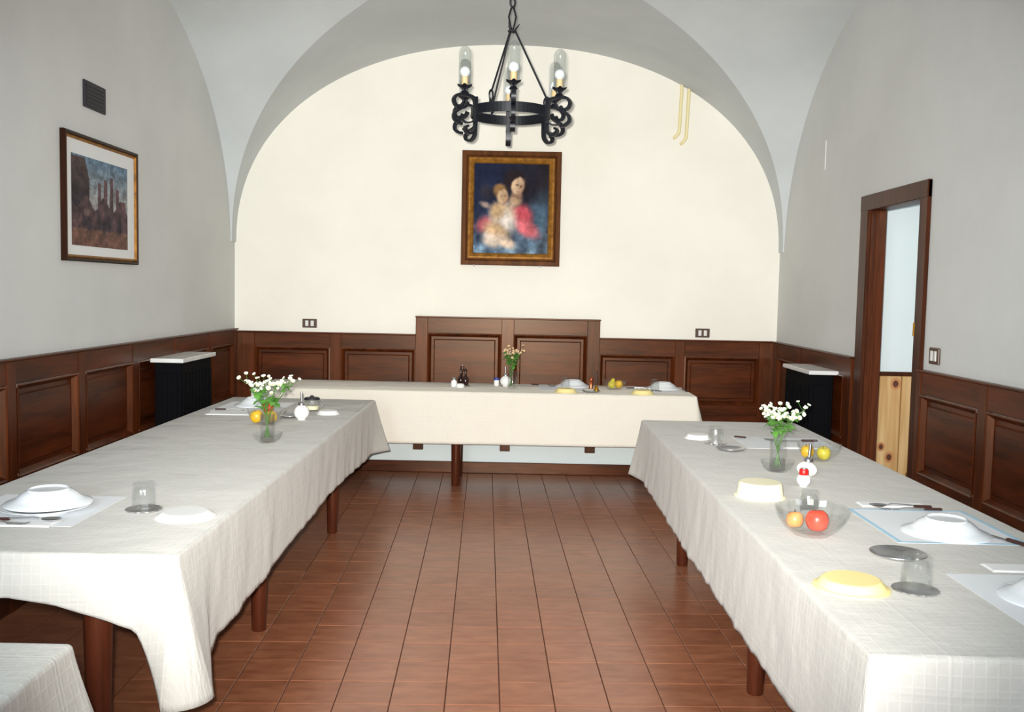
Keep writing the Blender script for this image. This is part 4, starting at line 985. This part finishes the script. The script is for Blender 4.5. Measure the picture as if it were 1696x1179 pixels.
# ---- table under the painting
t = thing('cruet_set', 'cruet stand with two dark bottles and a loop handle', 'cruet', (-0.395, 7.37, ZT))
mk('stand', lathe([(0, 0), (0.052, 0), (0.056, 0.005), (0.054, 0.010), (0, 0.009)], 32), 'steel', t, smooth=True)
mk('handle', tube(spline([(0, -0.008, 0.01), (0, -0.008, 0.11), (-0.012, -0.008, 0.145), (0, -0.008, 0.165), (0.012, -0.008, 0.145), (0, -0.008, 0.11)], 6), 0.0035, 8), 'vinegar', t, smooth=True)
bt = lambda: lathe([(0, 0), (0.019, 0), (0.024, 0.01), (0.025, 0.045), (0.018, 0.062), (0.008, 0.078), (0.008, 0.105), (0.011, 0.108), (0.010, 0.122), (0.004, 0.13), (0, 0.131)], 20)
for x, y in ((0.026, -0.012), (-0.012, 0.022)): link('bottle', shared('cruetbottle', bt, 'vinegar'), None, t, loc=(x, y, 0.009))
t2 = thing('salt_shaker', 'small white shaker with steel top standing against the cruet set', 'shaker', (-0.455, 7.32, ZT))
mk('body', lathe([(0, 0), (0.020, 0), (0.025, 0.01), (0.024, 0.035), (0.017, 0.052), (0, 0.053)], 24), 'white', t2, smooth=True)
mk('top', lathe([(0.017, 0.052), (0.016, 0.066), (0.009, 0.073), (0, 0.074)], 20), 'steel', t2, smooth=True)
t2 = thing('toothpick_holder', 'little white pot lying low in front of the cruet set', 'pot', (-0.405, 7.275, ZT))
mk('body', lathe([(0, 0), (0.028, 0), (0.034, 0.008), (0.032, 0.022), (0.026, 0.026), (0, 0.024)], 24), 'white', t2, smooth=True)
mk('rim', lathe([(0.026, 0.0255), (0.028, 0.028), (0.024, 0.028), (0.023, 0.0255)], 24), 'white', t2, smooth=True)
t2 = thing('small_pot', 'small white pot with blue lid beside the flower vase under the painting', 'pot', (-0.130, 7.45, ZT))
mk('body', lathe([(0, 0), (0.018, 0), (0.021, 0.006), (0.021, 0.046), (0, 0.047)], 20), 'white', t2, smooth=True)
mk('lid', lathe([(0.0215, 0.046), (0.022, 0.05), (0.0215, 0.064), (0, 0.066)], 20), 'blue', t2, smooth=True)
sugar(-0.060, 7.44, 'white sugar dispenser with steel spout behind the vase under the painting', 0.95)
vase(-0.005, 7.27, ZT, 'glass vase with faded flowers under the painting', 0.036, 0.14)
bouquet(-0.015, 7.27, ZT + 0.014, 0.275, 0.085, 8, 'spray of faded cream flowers in the vase under the painting', 'faded flower sprays under the painting', 23, 'pinkpetal', 0.011, 0, 9, 5, 0.026, 0.14)
placemat(0.20, 0.56, 7.18, 7.60, 'white paper placemat with an upturned plate, next to the vase of faded flowers')
spoon(0.245, 7.50, PI - 0.55, 'brown handled spoon next to the faded flowers under the painting', ZT + 0.001)
tumbler(0.405, 7.375, 'upturned glass between the faded flowers and the copper pepper mill', ZT + 0.0010, 0.95)
plates(0.475, 7.53, 'upturned soup plate next to the copper pepper mill', '', 0, 0, 0, False)
plastic_dish(0.395, 7.085, 'yellow', 'pale yellow dish upturned at the cloth edge by the brass bell', 0.085, 0.03)
t = thing('pepper_mill', 'small copper coloured pepper mill behind the brass bell', 'mill', (0.607, 7.40, ZT))
mk('body', lathe([(0, 0), (0.018, 0), (0.019, 0.006), (0.013, 0.025), (0.015, 0.045), (0.016, 0.055), (0, 0.056)], 20), 'copper', t, smooth=True)
mk('knob', lathe([(0.012, 0.055), (0.017, 0.066), (0.015, 0.080), (0.006, 0.089), (0, 0.09)], 20), 'copper', t, smooth=True)
tray(0.588, 7.13, 'round metal dish holding the brass bell under the painting', 0.068)
t = thing('hand_bell', 'brass hand bell with a slim dark handle', 'bell', (0.628, 7.155, ZT + 0.008))
mk('bell_body', lathe([(0.0165, 0.002), (0.021, 0.0), (0.020, 0.006), (0.015, 0.018), (0.012, 0.034), (0.005, 0.042), (0, 0.043)], 24), 'brass', t, smooth=True)
mk('handle', lathe([(0.005, 0.042), (0.0045, 0.06), (0.0065, 0.085), (0.004, 0.11), (0.0055, 0.13), (0.003, 0.15), (0, 0.152)], 12), 'brownhandle', t, smooth=True)
glass_bowl(0.785, 7.36, 'glass bowl of yellow pears under the painting', 0.094, 0.2)
apple(0.755, 7.35, ZT + 0.012, 'applegreen', 'greenish yellow pear in the bowl under the painting', 0.031, 'pear', True)
apple(0.82, 7.392, ZT + 0.013, 'appleyel', 'yellow apple in the bowl under the painting', 0.030)
placemat(0.93, 1.29, 7.18, 7.60, 'white paper placemat with an upturned plate, at the cloth end nearest the doorway')
napkin(0.95, 7.53, 0.10, 0.12, 'white folded napkin beside the bowl of pears', 0.1)
fork(1.0, 7.43, PI - 0.1, 'brown handled fork beside the bowl of pears', ZT + 0.001)
coaster(1.087, 7.30, 'metal coaster under the upturned glass at the doorway end of the painting table', 0.055)
tumbler(1.087, 7.30, 'upturned glass on a coaster at the doorway end of the painting table', ZT + 0.0047, 0.95)
plates(1.185, 7.50, 'upturned soup plate at the doorway end of the painting table', '', 0, 0, 0, False)
plastic_dish(0.965, 7.07, 'yellow', 'pale yellow dish upturned at the cloth edge near the doorway end', 0.085, 0.03)
knife(1.335, 7.40, -1.57, 'brown handled knife at the doorway end of the painting table', ZT)
